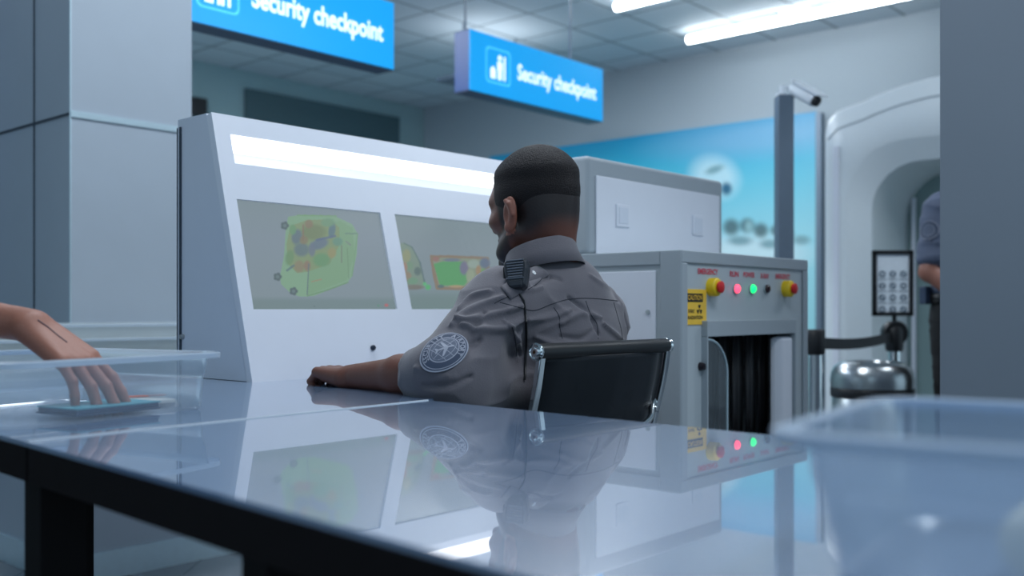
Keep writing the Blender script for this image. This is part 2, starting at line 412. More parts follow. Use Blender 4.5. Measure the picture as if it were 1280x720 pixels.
# ------------------------------------------------------------------ hanging signs
M_sign = mat('lit blue acrylic', srgb(20, 140, 215), .3, var=.05, scale=3, emit=srgb(16, 150, 216), estr=.67)
M_sign_side = mat('blue painted steel', srgb(24, 84, 160), .4)
M_sign_under = mat('navy painted steel', srgb(22, 52, 92), .4)
M_letter = mat('lit white lettering', srgb(235, 245, 255), .4, emit=(.8, .93, 1, 1), estr=.72, var=0)
M_icon = mat('lit cyan line', srgb(110, 215, 245), .4, emit=srgb(70, 195, 240), estr=.62, var=0)
def make_sign(p_left, L, zb, h, label):
    """p_left: left lower corner of the lit face, which looks along -B"""
    r = empty('hanging_sign', (p_left.x, p_left.y, zb), label, 'sign', 'blue security checkpoint signs')
    M = frame(V(p_left.x, p_left.y, zb), A3, (0, 0, 1), -B3)      # x along, y up, z out of the face
    th = .13
    q = MB(M); q.box((0, 0, -th), (L, h, -.004)); o = q.build('sign_box', M_sign_side, r, bevel=.004)
    q = MB(M); q.box((0, 0, -.004), (L, h, .002)); q.build('lit_face', M_sign, r)
    q = MB(M); q.box((0, -.006, -th), (L, 0, 0)); q.build('bottom_rail', M_sign_under, r)
    q = MB(M)
    # bag-and-gate pictogram inside a rounded frame
    x0, x1, y0, y1, w = .14, .37, .075, .295, .009
    pts = []
    for cx, cy, a0 in ((x1-.03, y1-.03, 0), (x0+.03, y1-.03, 90), (x0+.03, y0+.03, 180), (x1-.03, y0+.03, 270)):
        for k in range(6):
            a = math.radians(a0+k*18); pts.append((cx+.03*math.cos(a), cy+.03*math.sin(a)))
    n = len(pts); vs = []; cxm, cym = (x0+x1)/2, (y0+y1)/2
    for x, y in pts:
        vs.append((x, y, .004)); vs.append((cxm+(x-cxm)*(1-w*2/(x1-x0)), cym+(y-cym)*(1-w*2/(y1-y0)), .004))
    q.add(vs, [(2*i, 2*((i+1) % n), 2*((i+1) % n)+1, 2*i+1) for i in range(n)])
    q.build('icon_frame', M_icon, r)
    q = MB(M)
    q.lathe([(.017, .002), (.017, .005)], (x0+.13, y1-.055, 0), (0, 0, 1), 16)              # head
    q.box((x0+.108, y0+.095, .002), (x0+.152, y1-.08, .005)); q.box((x0+.112, y0+.03, .002), (x0+.127, y0+.095, .005)); q.box((x0+.133, y0+.03, .002), (x0+.148, y0+.095, .005))
    q.box((x0+.045, y0+.03, .002), (x0+.09, y0+.09, .005)); q.box((x0+.058, y0+.09, .002), (x0+.077, y0+.102, .005))
    q.box((x0+.168, y0+.03, .002), (x0+.182, y1-.04, .005))
    q.build('pictogram', M_letter, r)
    vs, fs = text_geo('Security checkpoint', .138, bold=.0035)
    xs = [v.x for v in vs]; k = (L-.52)/(max(xs)-min(xs))
    q = MB(M); q.add([(.44+(v.x-min(xs))*k, .14+v.y, .004) for v in vs], fs); q.build('lettering', M_letter, r)
    for s in (.03, L*.97):
        q = MB(M); q.tube([(s+(.0 if s < .5 else -.25), h, -th/2), (s+(.0 if s < .5 else -.25), CH-zb, -th/2)], .008, n=8, up=(1, 0, 0)); q.build('hanging_rod', M_dark_metal, r)
    return r
zb = CZ+(HY-112)/F*6.0; hs = 76/F*6.0
s2 = V((587-CX)/F*6.0, 6.0, 0); make_sign(s2, 1.36, zb, hs, 'blue sign hanging above the seated officer, its whole face and side in view')
d1 = (zb-CZ)*F/(HY-87); s1 = V((492-CX)/F*d1, d1, 0)-A3*1.36
make_sign(s1, 1.36, zb, hs, 'blue sign partly hidden behind the grey pillar and cut at the top')

# ------------------------------------------------------------------ mural on the side wall
def ramp(Y, stops):
    C = np.zeros((len(Y), 3)); ys = [s[0] for s in stops]; cs = np.array([lin(s[1]) for s in stops])
    for k in range(3): C[:, k] = np.interp(Y, ys, cs[:, k])
    return C
def blob(C, X, Y, cx, cy, rx, ry, col, soft=.35, rot=0, a=1):
    c, s = math.cos(math.radians(rot)), math.sin(math.radians(rot)); dx, dy = X-cx, Y-cy
    d = np.sqrt(((dx*c+dy*s)/rx)**2+((-dx*s+dy*c)/ry)**2)
    w = np.clip((1+soft-d)/soft/1.6, 0, 1)*a; C[:] = C*(1-w[:, None])+lin(col)*w[:, None]
def paint_mural(X, Y):
    top = 195-.1375*(X-620)                       # the mural's own upper edge in the picture
    C = ramp((Y-top)/(HY+150-top)*400, [(0, (40, 150, 196)), (35, (56, 172, 206)), (80, (100, 192, 214)), (150, (150, 210, 222)), (300, (150, 208, 216)), (420, (146, 200, 204))])
    blob(C, X, Y, 950, 172, 95, 18, (128, 178, 212), .8, -6, .7)
    blob(C, X, Y, 893, 222, 26, 22, (188, 222, 232), .5, 20, .9)
    blob(C, X, Y, 893, 212, 10, 4, (110, 155, 165), .6, -20, .9)
    blob(C, X, Y, 908, 236, 6, 7, (40, 100, 130), .5, 0)
    blob(C, X, Y, 940, 318, 60, 22, (200, 226, 232), .5, 0, .9)
    for cx, cy, r in ((914, 284, 9), (934, 282, 8), (951, 288, 8), (970, 288, 6), (985, 292, 6)):
        blob(C, X, Y, cx, cy, r, r, (70, 92, 96), .5, 0, .85)
    for cx, cy, rx, ry, c in ((925, 301, 13, 5, (96, 140, 150)), (962, 305, 11, 5, (100, 145, 155)), (936, 283, 4, 6, (150, 195, 200)), (1002, 300, 9, 5, (110, 150, 158))):
        blob(C, X, Y, cx, cy, rx, ry, c, .6, 0, .8)
    return C
M_mural = mat('printed mural with added glow', (1, 1, 1, 1), .35, attr='tone', var=0, emit=(1, 1, 1, 1), estr=.10)  # slight glow added to the print, which is no lamp
def on_side(px, py): return on_plane(px, py, corner-A3*.03, A3)
mt = on_side(1021, 139).z; pL = on_side(612, 200); pR = on_side(1021, 139)
rt = empty('wall_mural', V((pL.x+pR.x)/2, (pL.y+pR.y)/2, .3), 'large blue sky mural on the side wall behind the scanner', 'mural')
TL, TR = V(pL.x, pL.y, mt), V(pR.x, pR.y, mt)
raster_plane('print', (TL, TR, V(TR.x, TR.y, .3), V(TL.x, TL.y, .3)), 240, 150, paint_mural, M_mural, rt, (0, 0, 0))
q = MB(); mid = (TL+TR)/2; q.obox(V(mid.x, mid.y, (mt+.3)/2)+A3*.014, B3, A3, (0, 0, 1), (TL-TR).length/2, .012, (mt-.3)/2); q.build('backing_board', M_wall, rt)
q = MB(); e = TR-B3*.028; q.obox(V(e.x, e.y, (mt+.0)/2), B3, A3, (0, 0, 1), .026, .03, mt/2-.02)
tag(q.build('trim_5', M_dark_metal), kind='structure')
# ------------------------------------------------------------------ counter tops
T3 = Vector((.705, -.709, 0)).normalized(); NT = Vector((T3.y, -T3.x, 0)); NT = NT if NT.dot(V(0, 1, 0)) > 0 else -NT
def top_mat():
    m = mat('polished blue grey counter top', srgb(112, 136, 168), .03, var=.03, scale=4, coat=1, ior=1.6)
    p = m.node_tree.nodes['Principled BSDF']; p.inputs['Coat IOR'].default_value = 1.9; p.inputs['Coat Roughness'].default_value = .015; p.inputs['Roughness'].default_value = .25
    return m
M_top = top_mat()
M_edge = mat('black edge band', srgb(22, 17, 19), .7, var=.1, spec=.15)
M_leg = mat('black painted steel', srgb(18, 16, 18), .7, spec=.2)
M_seal = mat('pale seam strip', srgb(215, 222, 230), .3)
f0, f1 = on_z(0, 544, TZ), on_z(320, 632, TZ)
e0 = on_z(536, 500.5, TZ)                                   # where the seam meets the far edge
def isect(p, u, q, v):
    d = u.x*(-v.y)+v.x*u.y; w = q-p; t = (w.x*(-v.y)+v.x*w.y)/d; return p+u*t
seam_dir = (on_z(520, 502, TZ)-on_z(200, 535, TZ)).normalized()
s_front = isect(e0, seam_dir, f0, T3)
s_left_f = s_front-T3*1.15
def slab(name, poly, label, parent_loc):
    r = empty(name, parent_loc, label, 'table')
    q = MB(); q.prism([tuple(p)[:2] for p in poly], TZ-.006, TZ); q.build('table_top', M_top, r)
    # a frame just inside the edge
    c = sum((Vector(p) for p in poly), Vector())/len(poly)
    q = MB(); q.prism([tuple(Vector(p)+(c-Vector(p)).normalized()*.003)[:2] for p in poly], TZ-.052, TZ-.006); q.build('edge_frame', M_edge, r, bevel=.002)
    return r
tb_far = e0+T3*1.35; tb_near = s_front+T3*1.35
g = seam_dir*.0
tab = slab('inspection_table', [s_front, tb_near, tb_far, e0], 'long glossy blue-grey table with black edge in front of the seated officer', V(.1, .95, 0))
P0 = V(-.6, 2.29, 0)
desk = slab('search_desk', [s_front-T3*.002, e0-T3*.002, V(-.13, 2.02, 0), V(-.10, 2.84, 0), P0+A3*.03+B3*.40, P0-A3*.55+B3*.40, s_left_f+NT*1.1, s_left_f],
            'glossy desk carrying the white console and the tray with a hand in it', V(-.7, 1.8, 0))
q = MB(); mid = (s_front+e0)/2; q.obox(V(mid.x, mid.y, TZ+.0008), seam_dir, seam_dir.cross(V(0, 0, 1)), (0, 0, 1), (e0-s_front).length/2-.003, .0022, .0008)
q.build('seam_strip', M_seal, tab)
def leg(px, w, d, par, z1=TZ-.05):
    x = (px-CX)/F*d; q = MB(); q.obox(V(x, d, z1/2+.005), T3, NT, (0, 0, 1), w/2, w/2, z1/2-.005); q.build('leg', M_leg, par, bevel=.002)
leg(70, .062, 1.36, desk)
leg(106, .028, 2.1, desk); leg(-120, .08, 2.2, desk); leg(345, .05, 1.0, tab)
wT = (e0-s_front).dot(NT)
for t, n in ((1.3, .06), (1.27+(e0-s_front).dot(T3), wT-.06), ((e0-s_front).dot(T3)+.08, wT-.06)):
    p = s_front+T3*t+NT*n; q = MB(); q.obox(V(p.x, p.y, .375), T3, NT, (0, 0, 1), .03, .03, .37); q.build('leg', M_leg, tab, bevel=.002)

# ------------------------------------------------------------------ monitoring console
L = 1.23; H = .647; R0 = .172; RB = .325
MA = frame(P0+V(0, 0, TZ), A3, B3, (0, 0, 1))           # local: x along A, y along B, z up from the desk
con = empty('monitoring_console', P0+V(0, 0, TZ), 'white console desk with two screens and a long light strip in its sloping front', 'console')
up = Vector((0, R0, H)).normalized(); HL = math.hypot(R0, H); out = Vector((0, -up.z, up.y))
def face_uv(px, py):
    n = (MA.to_3x3() @ out); p = on_plane(px, py, P0+V(0, 0, TZ), n); l = MA.inverted() @ p; return l.x, l.dot(up)
MF = MA @ frame((0, 0, 0), (1, 0, 0), up, out)           # local: x along A, y up the slope, z out of the face
q = MB(MA); dpt = .022
b0 = Vector((0, 0, 0))-out*dpt; t0 = up*HL-out*dpt
side = [(0, b0.y, .001), (0, RB, .001), (0, RB, H), (0, t0.y, H), (0, t0.y, t0.z)]
q.extrude([(.0, p[1], p[2]) for p in side], (L, 0, 0)); q.build('body', M_white_soft, con)
q = MB(MA); q.box((0, RB, 0), (L, RB+.006, H-.02)); q.box((-.004, RB-.018, 0), (0, RB-.012, H-.02)); q.build('back_panel', M_dark_joint, con)
# front sheet with openings
def rect(px0, py0, px1, py1, px2, py2, px3, py3):
    a = [face_uv(*p) for p in ((px0, py0), (px1, py1), (px2, py2), (px3, py3))]
    return (a[0][0]+a[3][0])/2, (a[1][0]+a[2][0])/2, (a[2][1]+a[3][1])/2, (a[0][1]+a[1][1])/2
S1 = rect(299, 249, 478, 266, 494, 386, 314, 387)
S2 = list(rect(495, 268, 615, 281.5, 630, 386, 513, 386)); S2[1] = S2[0]+(S1[1]-S1[0]); S2[2] = S1[2]; S2[3] = S1[3]
ls = face_uv(290, 168)
LS = [face_uv(290, 180)[0], L-.06, HL-.088, HL-.045]
print('screens', S1, S2, 'strip', ls, LS, 'HL', HL)
LS = [face_uv(290, 180)[0], L-.05, face_uv(293, 204)[1], face_uv(290, 168)[1]]
print(LS)
S3 = None
holes = [S1, S2, LS]
xs = sorted({0, L, *[h[0] for h in holes], *[h[1] for h in holes]}); ys = sorted({0, HL, *[h[2] for h in holes], *[h[3] for h in holes]})
V_, Fc, idx = [], [], {}
def vid(x, y, z):
    k = (round(x, 5), round(y, 5), round(z, 5))
    if k not in idx: idx[k] = len(V_); V_.append(k)
    return idx[k]
def inhole(x, y): return any(h[0] < x < h[1] and h[2] < y < h[3] for h in holes)
solid = {}
for i in range(len(xs)-1):
    for j in range(len(ys)-1): solid[i, j] = not inhole((xs[i]+xs[i+1])/2, (ys[j]+ys[j+1])/2)
for (i, j), s_ in solid.items():
    if not s_: continue
    c = [(xs[i], ys[j]), (xs[i+1], ys[j]), (xs[i+1], ys[j+1]), (xs[i], ys[j+1])]
    Fc.append(tuple(vid(x, y, 0) for x, y in c)); Fc.append(tuple(vid(x, y, -dpt) for x, y in c)[::-1])
    for (di, dj), (a, b_) in (((0, -1), (0, 1)), ((1, 0), (1, 2)), ((0, 1), (2, 3)), ((-1, 0), (3, 0))):
        if not solid.get((i+di, j+dj), False):
            Fc.append((vid(*c[a], -dpt), vid(*c[b_], -dpt), vid(*c[b_], 0), vid(*c[a], 0)))
q = MB(MF); q.add(V_, Fc); q.build('front_sheet', M_white, con)
# screens
def poly_mask(X, Y, pts):
    m = np.zeros(len(X), bool); n = len(pts)
    for i in range(n):
        (x0, y0), (x1, y1) = pts[i], pts[(i+1) % n]
        c = ((y0 > Y) != (y1 > Y)) & (X < (x1-x0)*(Y-y0)/(y1-y0+1e-9)+x0); m ^= c
    return m
def put(C, m, col, a=1): C[m] = C[m]*(1-a)+lin(col)*a
def seg(C, X, Y, x0, y0, x1, y1, w, col, a=.8):
    t = np.clip(((X-x0)*(x1-x0)+(Y-y0)*(y1-y0))/((x1-x0)**2+(y1-y0)**2+1e-9), 0, 1)
    d = np.hypot(X-x0-t*(x1-x0), Y-y0-t*(y1-y0)); put(C, d < w, col, a)
def paint_s1(X, Y):
    C = ramp(Y, [(245, (128, 144, 152)), (300, (132, 146, 160)), (370, (130, 145, 155)), (376, (112, 132, 136)), (390, (110, 130, 132))])
    case = [(360, 271), (372, 269), (402, 269), (420, 271), (440, 280), (447, 292), (446, 318), (440, 345), (434, 354), (412, 362), (392, 370), (376, 371), (364, 367), (351, 355), (350, 346), (355, 320), (357, 290)]
    put(C, poly_mask(X, Y, case), (128, 172, 128), .9)
    put(C, poly_mask(X, Y, [(386, 318), (392, 285), (425, 276), (441, 285), (443, 318), (434, 350), (384, 369)]), (118, 160, 112), .7)
    inner = [(363, 282), (385, 275), (412, 274), (424, 284), (425, 305), (412, 330), (395, 336), (384, 340), (371, 341), (360, 330), (358, 305)]
    put(C, poly_mask(X, Y, inner), (128, 142, 84), .75)
    for cx, cy, rx, ry, c, r in ((392, 290, 14, 9, (108, 122, 70), 0), (371, 296, 6, 9, (82, 100, 122), 10), (377, 312, 9, 8, (84, 104, 118), 0), (399, 305, 11, 6, (84, 100, 132), -20),
                              (415, 288, 4, 9, (70, 104, 126), 10), (422, 302, 6, 5, (86, 140, 116), 0), (402, 325, 10, 8, (88, 146, 88), 0), (374, 333, 6, 7, (138, 120, 84), 0),
                              (362, 322, 5, 9, (98, 140, 84), 10), (386, 280, 5, 5, (134, 108, 76), 0), (410, 278, 8, 5, (104, 150, 110), 0), (366, 287, 4, 6, (96, 150, 96), 0),
                              (380, 300, 5, 5, (128, 110, 72), 0), (415, 316, 5, 6, (150, 140, 80), 0), (390, 312, 4, 8, (96, 106, 130), 0), (384, 332, 4, 6, (140, 104, 80), 0)):
        blob(C, X, Y, cx, cy, rx, ry, c, .3, r, .85)
    for s_ in ((379, 281, 379, 300, 1, (130, 98, 70)), (427, 307, 427, 328, .9, (110, 120, 96)), (434, 310, 436, 348, .6, (104, 140, 96)), (386, 330, 384, 368, .8, (84, 104, 110)),
               (396, 300, 419, 295, 1.4, (74, 88, 130)), (359, 338, 367, 332, 1.4, (72, 100, 110)), (432, 292, 446, 292, 1, (96, 130, 110)), (390, 352, 402, 349, .8, (160, 130, 90)),
               (384, 370, 411, 362, .8, (96, 140, 80)), (411, 362, 435, 353, .8, (96, 140, 80)), (447, 292, 440, 345, .8, (110, 156, 100)), (372, 269, 420, 270, .8, (110, 160, 90)), (433, 302, 438, 306, 1.2, (116, 130, 120))):
        seg(C, X, Y, *s_)
    for cx, cy in ((356, 282), (347, 346), (367, 364)):
        for k in range(5):
            a = k*1.257; blob(C, X, Y, cx+3*math.cos(a), cy+3*math.sin(a), 2.2, 2.2, (62, 78, 82), .4)
        blob(C, X, Y, cx, cy, 2, 2, (96, 116, 118), .4)
    blob(C, X, Y, 483, 381.5, 2.2, 1.8, (190, 80, 84), .4); blob(C, X, Y, 473, 382, 1.6, 1.4, (84, 140, 110), .4)
    blob(C, X, Y, 393, 383, 1.2, 1, (90, 110, 112), .4)
    return C*.66+lin((128, 144, 150))*.34
def paint_s2(X, Y):
    C = ramp(Y, [(262, (122, 140, 146)), (315, (130, 144, 154)), (362, (124, 142, 150)), (372, (108, 130, 130)), (390, (104, 128, 126))])
    bag = [(497, 304), (505, 304), (513, 307), (521, 318), (527, 335), (531, 352), (530, 360), (512, 362), (505, 360), (497, 330)]
    put(C, poly_mask(X, Y, bag), (120, 142, 120), .9)
    for cx, cy, rx, ry, c in ((508, 320, 5, 8, (150, 150, 96)), (512, 332, 4, 5, (110, 146, 110)), (509, 345, 5, 5, (150, 120, 90)), (522, 339, 4, 5, (70, 92, 90)), (516, 351, 6, 4, (100, 150, 110)), (517, 359, 12, 3, (112, 96, 84)), (506, 334, 3, 6, (170, 120, 96))):
        blob(C, X, Y, cx, cy, rx, ry, c, .3, 0, .85)
    for s_ in ((505, 304, 515, 309, .9, (80, 110, 96)), (515, 309, 525, 328, .9, (76, 104, 100)), (525, 328, 531, 354, 1.1, (76, 100, 104))): seg(C, X, Y, *s_)
    blob(C, X, Y, 535, 359, 3, 3, (70, 180, 96), .5); blob(C, X, Y, 531, 355, 2, 2, (80, 190, 110), .5)
    box = [(537, 319), (560, 319), (611, 321), (612, 330), (612, 350), (610, 364), (545, 362), (541, 345)]
    put(C, poly_mask(X, Y, box), (136, 108, 72), .95)
    put(C, poly_mask(X, Y, [(541, 325), (552, 322), (604, 324), (607, 357), (549, 359)]), (132, 146, 118), .9)
    put(C, poly_mask(X, Y, [(542, 330), (553, 327), (580, 327), (584, 340), (584, 352), (580, 357), (550, 357)]), (70, 158, 74), 1)
    for cx, cy, rx, ry, c in ((580, 335, 5, 8, (110, 92, 136)), (592, 330, 7, 5, (150, 168, 156)), (588, 345, 5, 8, (150, 162, 130)), (604, 345, 7, 9, (96, 150, 70)), (606, 329, 6, 6, (74, 92, 128)), (609, 357, 7, 5, (76, 98, 128)),
                              (551, 358, 4, 2, (60, 90, 96)), (545, 324, 4, 3, (150, 96, 84)), (594, 355, 7, 3, (160, 150, 110)), (565, 325, 10, 2, (96, 108, 130)), (598, 338, 3, 6, (160, 120, 70)), (570, 358, 8, 1.5, (180, 150, 100))):
        blob(C, X, Y, cx, cy, rx, ry, c, .3, 0, .9)
    blob(C, X, Y, 660, 330, 22, 26, (120, 156, 110), .3); return C*.66+lin((128, 144, 150))*.34
M_screen = mat('monitor glass with x-ray picture', (1, 1, 1, 1), .2, attr='tone', var=0, emit=(1, 1, 1, 1), estr=.66)
M_screen.node_tree.nodes['Principled BSDF'].inputs['Base Color'].default_value = (.02, .02, .02, 1)
for l in list(M_screen.node_tree.links):
    if l.to_socket.name == 'Base Color': M_screen.node_tree.links.remove(l)
for S_, pf, lb in ((S1, paint_s1, 'screen showing an x-rayed suitcase'), (S2, paint_s2, 'screen showing an x-rayed box and a backpack')):
    cs = [MF @ Vector(p) for p in ((S_[0], S_[3], -.006), (S_[1], S_[3], -.006), (S_[1], S_[2], -.006), (S_[0], S_[2], -.006))]
    o = raster_plane('screen', cs, 300, 190, pf, M_screen, con, (0, 0, 0)); o['label'] = lb
# light strip scoop
q = MB(MF); x0, x1, y0, y1 = LS; ym = y0+(y1-y0)*.45
q.add([(x0, y0, -.001), (x1, y0, -.001), (x1, ym, -.016), (x0, ym, -.016)], [(0, 1, 2, 3)]); q.build('light_reflector', M_white, con)
M_strip = mat('led strip', (1, 1, 1, 1), .4, emit=(.95, .96, 1, 1), estr=2.6, var=0)
q = MB(MF); q.add([(x0, ym, -.016), (x1, ym, -.016), (x1, y1, -.004), (x0, y1, -.004)], [(0, 1, 2, 3)]); q.build('light_strip', M_strip, con)
# lock and cable bolts
def knob(px, py, r, par, m, name='lock'):
    u, v = face_uv(px, py); q = MB(MF); q.lathe([(r, 0), (r, .006), (r*.7, .009), (r*.3, .009)], (u, v, 0), (0, 0, 1), 18); o = q.build(name, m, par, smooth=True); o['label'] = 'small dark round lock on the white front'
knob(465.5, 435, .007, con, mat('dark lock', srgb(50, 60, 74), .3, metal=.6))
q = MB(); p = on_plane(229, 421, P0, A3); q.lathe([(.007, 0), (.006, .008)], p, -A3, 14); q.build('lock', M_steel, con)
# pedestal under the console, beyond the desk
ped = MB(MA); ped.box((.42, .05, -TZ), (L, RB-.02, -.055)); o = ped.build('pedestal', M_white_soft, con)

# ------------------------------------------------------------------ x-ray scanner
M0 = V(.454, 2.68, 0); LM = .783
MS = frame(M0, A3, B3, (0, 0, 1)); ZT = CZ+(HY-312)/F*2.68
scn = empty('xray_scanner', M0, 'pale grey baggage x-ray machine with tunnel curtain, lamps and stop buttons', 'scanner')
DB = .50
def scan_uv(px, py):
    p = MS.inverted() @ on_plane(px, py, M0, B3); return p.x, p.z
tx0 = scan_uv(878, 470)[0]; tx1 = scan_uv(987, 470)[0]; tz1 = scan_uv(878, 421)[1]; tz0 = .55
q = MB(MS)
q.box((0, 0, tz1+.0), (LM, DB, ZT)); q.box((0, 0, .14), (LM, DB, tz0)); q.box((0, 0, tz0), (tx0, DB, tz1)); q.box((tx1, 0, tz0), (LM, DB, tz1))
q.box((tx0, .34, tz0), (tx1, DB, tz1)); q.build('housing', M_grey_sheet, scn)
q = MB(MS)   # raised frame round the front and the side
w = .035
q.box((0, -.006, ZT-w), (LM, 0, ZT)); q.box((0, -.006, .16), (w*.9, 0, ZT-w)); q.box((LM-w, -.006, .16), (LM, 0, ZT-w))
q.box((-.006, -.006, .16), (0, .06, ZT)); q.box((-.006, .06, ZT-.04), (0, DB, ZT)); q.box((-.006, DB-.05, .16), (0, DB, ZT-.04)); q.box((-.006, .06, .16), (0, DB-.05, .3))
q.build('frame', M_sheet_frame, scn, bevel=.003)
q = MB(MS); q.box((-.004, .075, .31), (0, DB-.065, ZT-.055)); o = q.build('side_panel', M_white, scn, bevel=.003)
q = MB(MS)    # hood round the tunnel mouth
hz = .045
q.box((tx0-.006, -.02, tz1), (tx1+.006, 0, tz1+hz)); q.box((tx0-.006, -.02, tz0), (tx0, .3, tz1)); q.box((tx1, -.02, tz0), (tx1+.006, .3, tz1)); q.box((tx0, -.02, tz0-.03), (tx1, .3, tz0))
q.build('tunnel_hood', M_sheet_frame, scn, bevel=.002)
n = 13; wd = (tx1-tx0)/n
for k in range(n):
    q = MB(MS); x = tx0+wd*k
    for r_ in (0,):
        q.add([(x+wd*i/6, .045+.006*math.sin(i/6*math.pi)+(.012 if k % 2 else 0), z) for z in (tz0+.01, tz1) for i in range(7)], [(i, i+1, i+8, i+7) for i in range(6)])
        o = q.build('curtain_strip', M_rubber, scn, smooth=True); md = o.modifiers.new('s', 'SOLIDIFY'); md.thickness = .003
# curved clear guard and pale side shield in the mouth
M_guard = mix_mat('clear guard', (.7, .78, .85, 1), .97, .3, .05, .5)
arc = []
gx1 = scan_uv(904, 470)[0]; gz1 = scan_uv(880, 424)[1]
for k in range(11):
    a = math.pi/2*k/10; arc.append((tx0+(gx1-tx0)*math.sin(a), gz1-.10+.10*math.cos(a)))
q = MB(MS); q.add([(x, -.012, z) for x, z in arc]+[(gx1, -.012, tz0), (tx0, -.012, tz0)], [tuple(range(13))]); q.build('clear_guard', M_guard, scn)
q = MB(MS); q.tube([(x, -.013, z) for x, z in arc]+[(gx1, -.013, tz0)], .0035, n=6, up=(0, 1, 0)); q.build('guard_rim', M_seam, scn, smooth=True)
q = MB(MS); sx = scan_uv(967, 470)[0]; prof = [(tx1-.002, -.004), (sx+.03, -.004), (sx+.014, .012), (sx+.008, .03), (tx1-.002, .03)]
q.extrude([(x, y-.01, tz0) for x, y in prof], (0, 0, tz1-tz0-.01)); q.build('side_shield', M_white, scn, bevel=.012, seg=3)
# conveyor belt bed
q = MB(MS); q.box((tx0+.02, -.02, tz0-.004), (tx1-.02, .33, tz0+.012)); q.build('conveyor_belt', M_rubber, scn, bevel=.003)
# controls
M_yellow = mat('yellow plastic', srgb(232, 196, 30), .4); M_redp = mat('red plastic', srgb(205, 40, 44), .4)
M_redl = mat('lit red lamp', srgb(250, 80, 100), .3, emit=srgb(255, 60, 90), estr=2.2, var=0)
M_greenl = mat('lit green lamp', srgb(40, 230, 120), .3, emit=srgb(10, 240, 110), estr=1.6, var=0)
M_blackl = mat('unlit dark red lamp', srgb(44, 18, 26), .25)
M_redt = mat('red printed lettering', srgb(205, 70, 90), .5)
for px, py in ((888, 359), (981, 361)):
    u, v = scan_uv(px, py); q = MB(MS); q.lathe([(.026, 0), (.026, .022), (.022, .026)], (u, 0, v), (0, -1, 0), 24); b_ = q.build('stop_button', M_yellow, scn, smooth=True)
    q = MB(MS); q.lathe([(.010, .024), (.010, .028), (.016, .029), (.017, .036), (.010, .040)], (u, 0, v), (0, -1, 0), 24); o = q.build('mushroom_head', M_redp, b_, smooth=True)
for px, m in ((919, M_redl), (939, M_greenl), (957, M_blackl)):
    u, v = scan_uv(px, 361); q = MB(MS); q.lathe([(.015, 0), (.015, .005)], (u, 0, v), (0, -1, 0), 20); o = q.build('indicator_lamp', M_sheet_frame, scn)
    q = MB(MS); q.lathe([(.013, .004), (.012, .010), (.007, .014), (.001, .015)], (u, 0, v), (0, -1, 0), 20); l_ = q.build('lens', m, o, smooth=True)
MT = MS @ frame((0, 0, 0), (1, 0, 0), (0, 0, 1), (0, -1, 0))
def label_text(txt, px0, px1, py, par, m, z=.0012, hgt=.016, M=MT, uv=scan_uv):
    vs, fs = text_geo(txt, hgt*1.35, bold=.0006); xx = [v.x for v in vs]
    u0, v0 = uv(px0, py); u1, _ = uv(px1, py); k = (u1-u0)/(max(xx)-min(xx))
    q = MB(M); q.add([(u0+(v.x-min(xx))*k, v0-hgt/2+v.y, z) for v in vs], fs); return q.build('lettering', m, par)
for t, a, b_, y in (('EMERGENCY', 872, 897, 338.5), ('RUN', 912, 923, 342), ('POWER', 929, 943, 343), ('X-RAY', 950, 961, 344.5), ('EMERGENCY', 969, 987, 345)):
    label_text(t, a, b_, y, scn, M_redt)
u0, v0 = scan_uv(853, 406.5); u1, v1 = scan_uv(882.5, 361)
v0 = scan_uv(868, 406)[1]; v1 = scan_uv(868, 361.5)[1]
q = MB(MT); q.box((u0, v0, .0005), (u1, v1, .002)); wl = q.build('warning_label', mat('yellow label film', srgb(242, 196, 66), .4), scn, bevel=.0005)
W_, Hh = u1-u0, v1-v0
M_ink = mat('black label ink', srgb(40, 38, 30), .5)
q = MB(MT); q.box((u0+W_*.15, v0+Hh*.64, .002), (u1-W_*.17, v0+Hh*.88, .0026)); q.build('caution_band', M_ink, wl)
def fit_text(txt, x0, x1, y0, hgt, m, par, z):
    vs, fs = text_geo(txt, hgt*1.35, bold=.0004); xx = [v.x for v in vs]; k = (x1-x0)/(max(xx)-min(xx))
    q = MB(MT); q.add([(x0+(v.x-min(xx))*k, y0+v.y, z) for v in vs], fs); q.build('lettering', m, par)
fit_text('CAUTION', u0+W_*.19, u1-W_*.21, v0+Hh*.70, .014, mat('yellow print', srgb(228, 178, 54), .4), wl, .003)
fit_text('X-RAY', u0+W_*.20, u0+W_*.48, v0+Hh*.34, .010, M_ink, wl, .0026)
fit_text('RADIATION', u0+W_*.20, u1-W_*.18, v0+Hh*.16, .010, M_ink, wl, .0026)
q = MB(MT); cx, cy = u0+W_*.68, v0+Hh*.42
for k in range(3):
    a0 = math.radians(60+120*k); P_ = [(cx+.004*math.cos(a0+j*.26), cy+.004*math.sin(a0+j*.26), .0026) for j in range(5)]+[(cx+.014*math.cos(a0+j*.26), cy+.014*math.sin(a0+j*.26), .0026) for j in range(4, -1, -1)]
    q.add(P_, [tuple(range(10))])
q.lathe([(.0025, .002), (.0025, .0027)], (cx, cy, 0), (0, 0, 1), 10); q.build('trefoil', M_ink, wl)
u, v = scan_uv(875, 458); q = MB(MT); q.lathe([(.012, 0), (.012, .004), (.009, .014), (.004, .015)], (u, v, 0), (0, 0, 1), 18); q.build('lock', mat('dark cylinder lock', srgb(46, 40, 48), .3, metal=.5), scn, smooth=True)
p = on_plane(811, 390, M0, A3); q = MB(); q.lathe([(.007, .004), (.006, .008)], p, -A3, 14); q.build('screw', M_steel, scn)
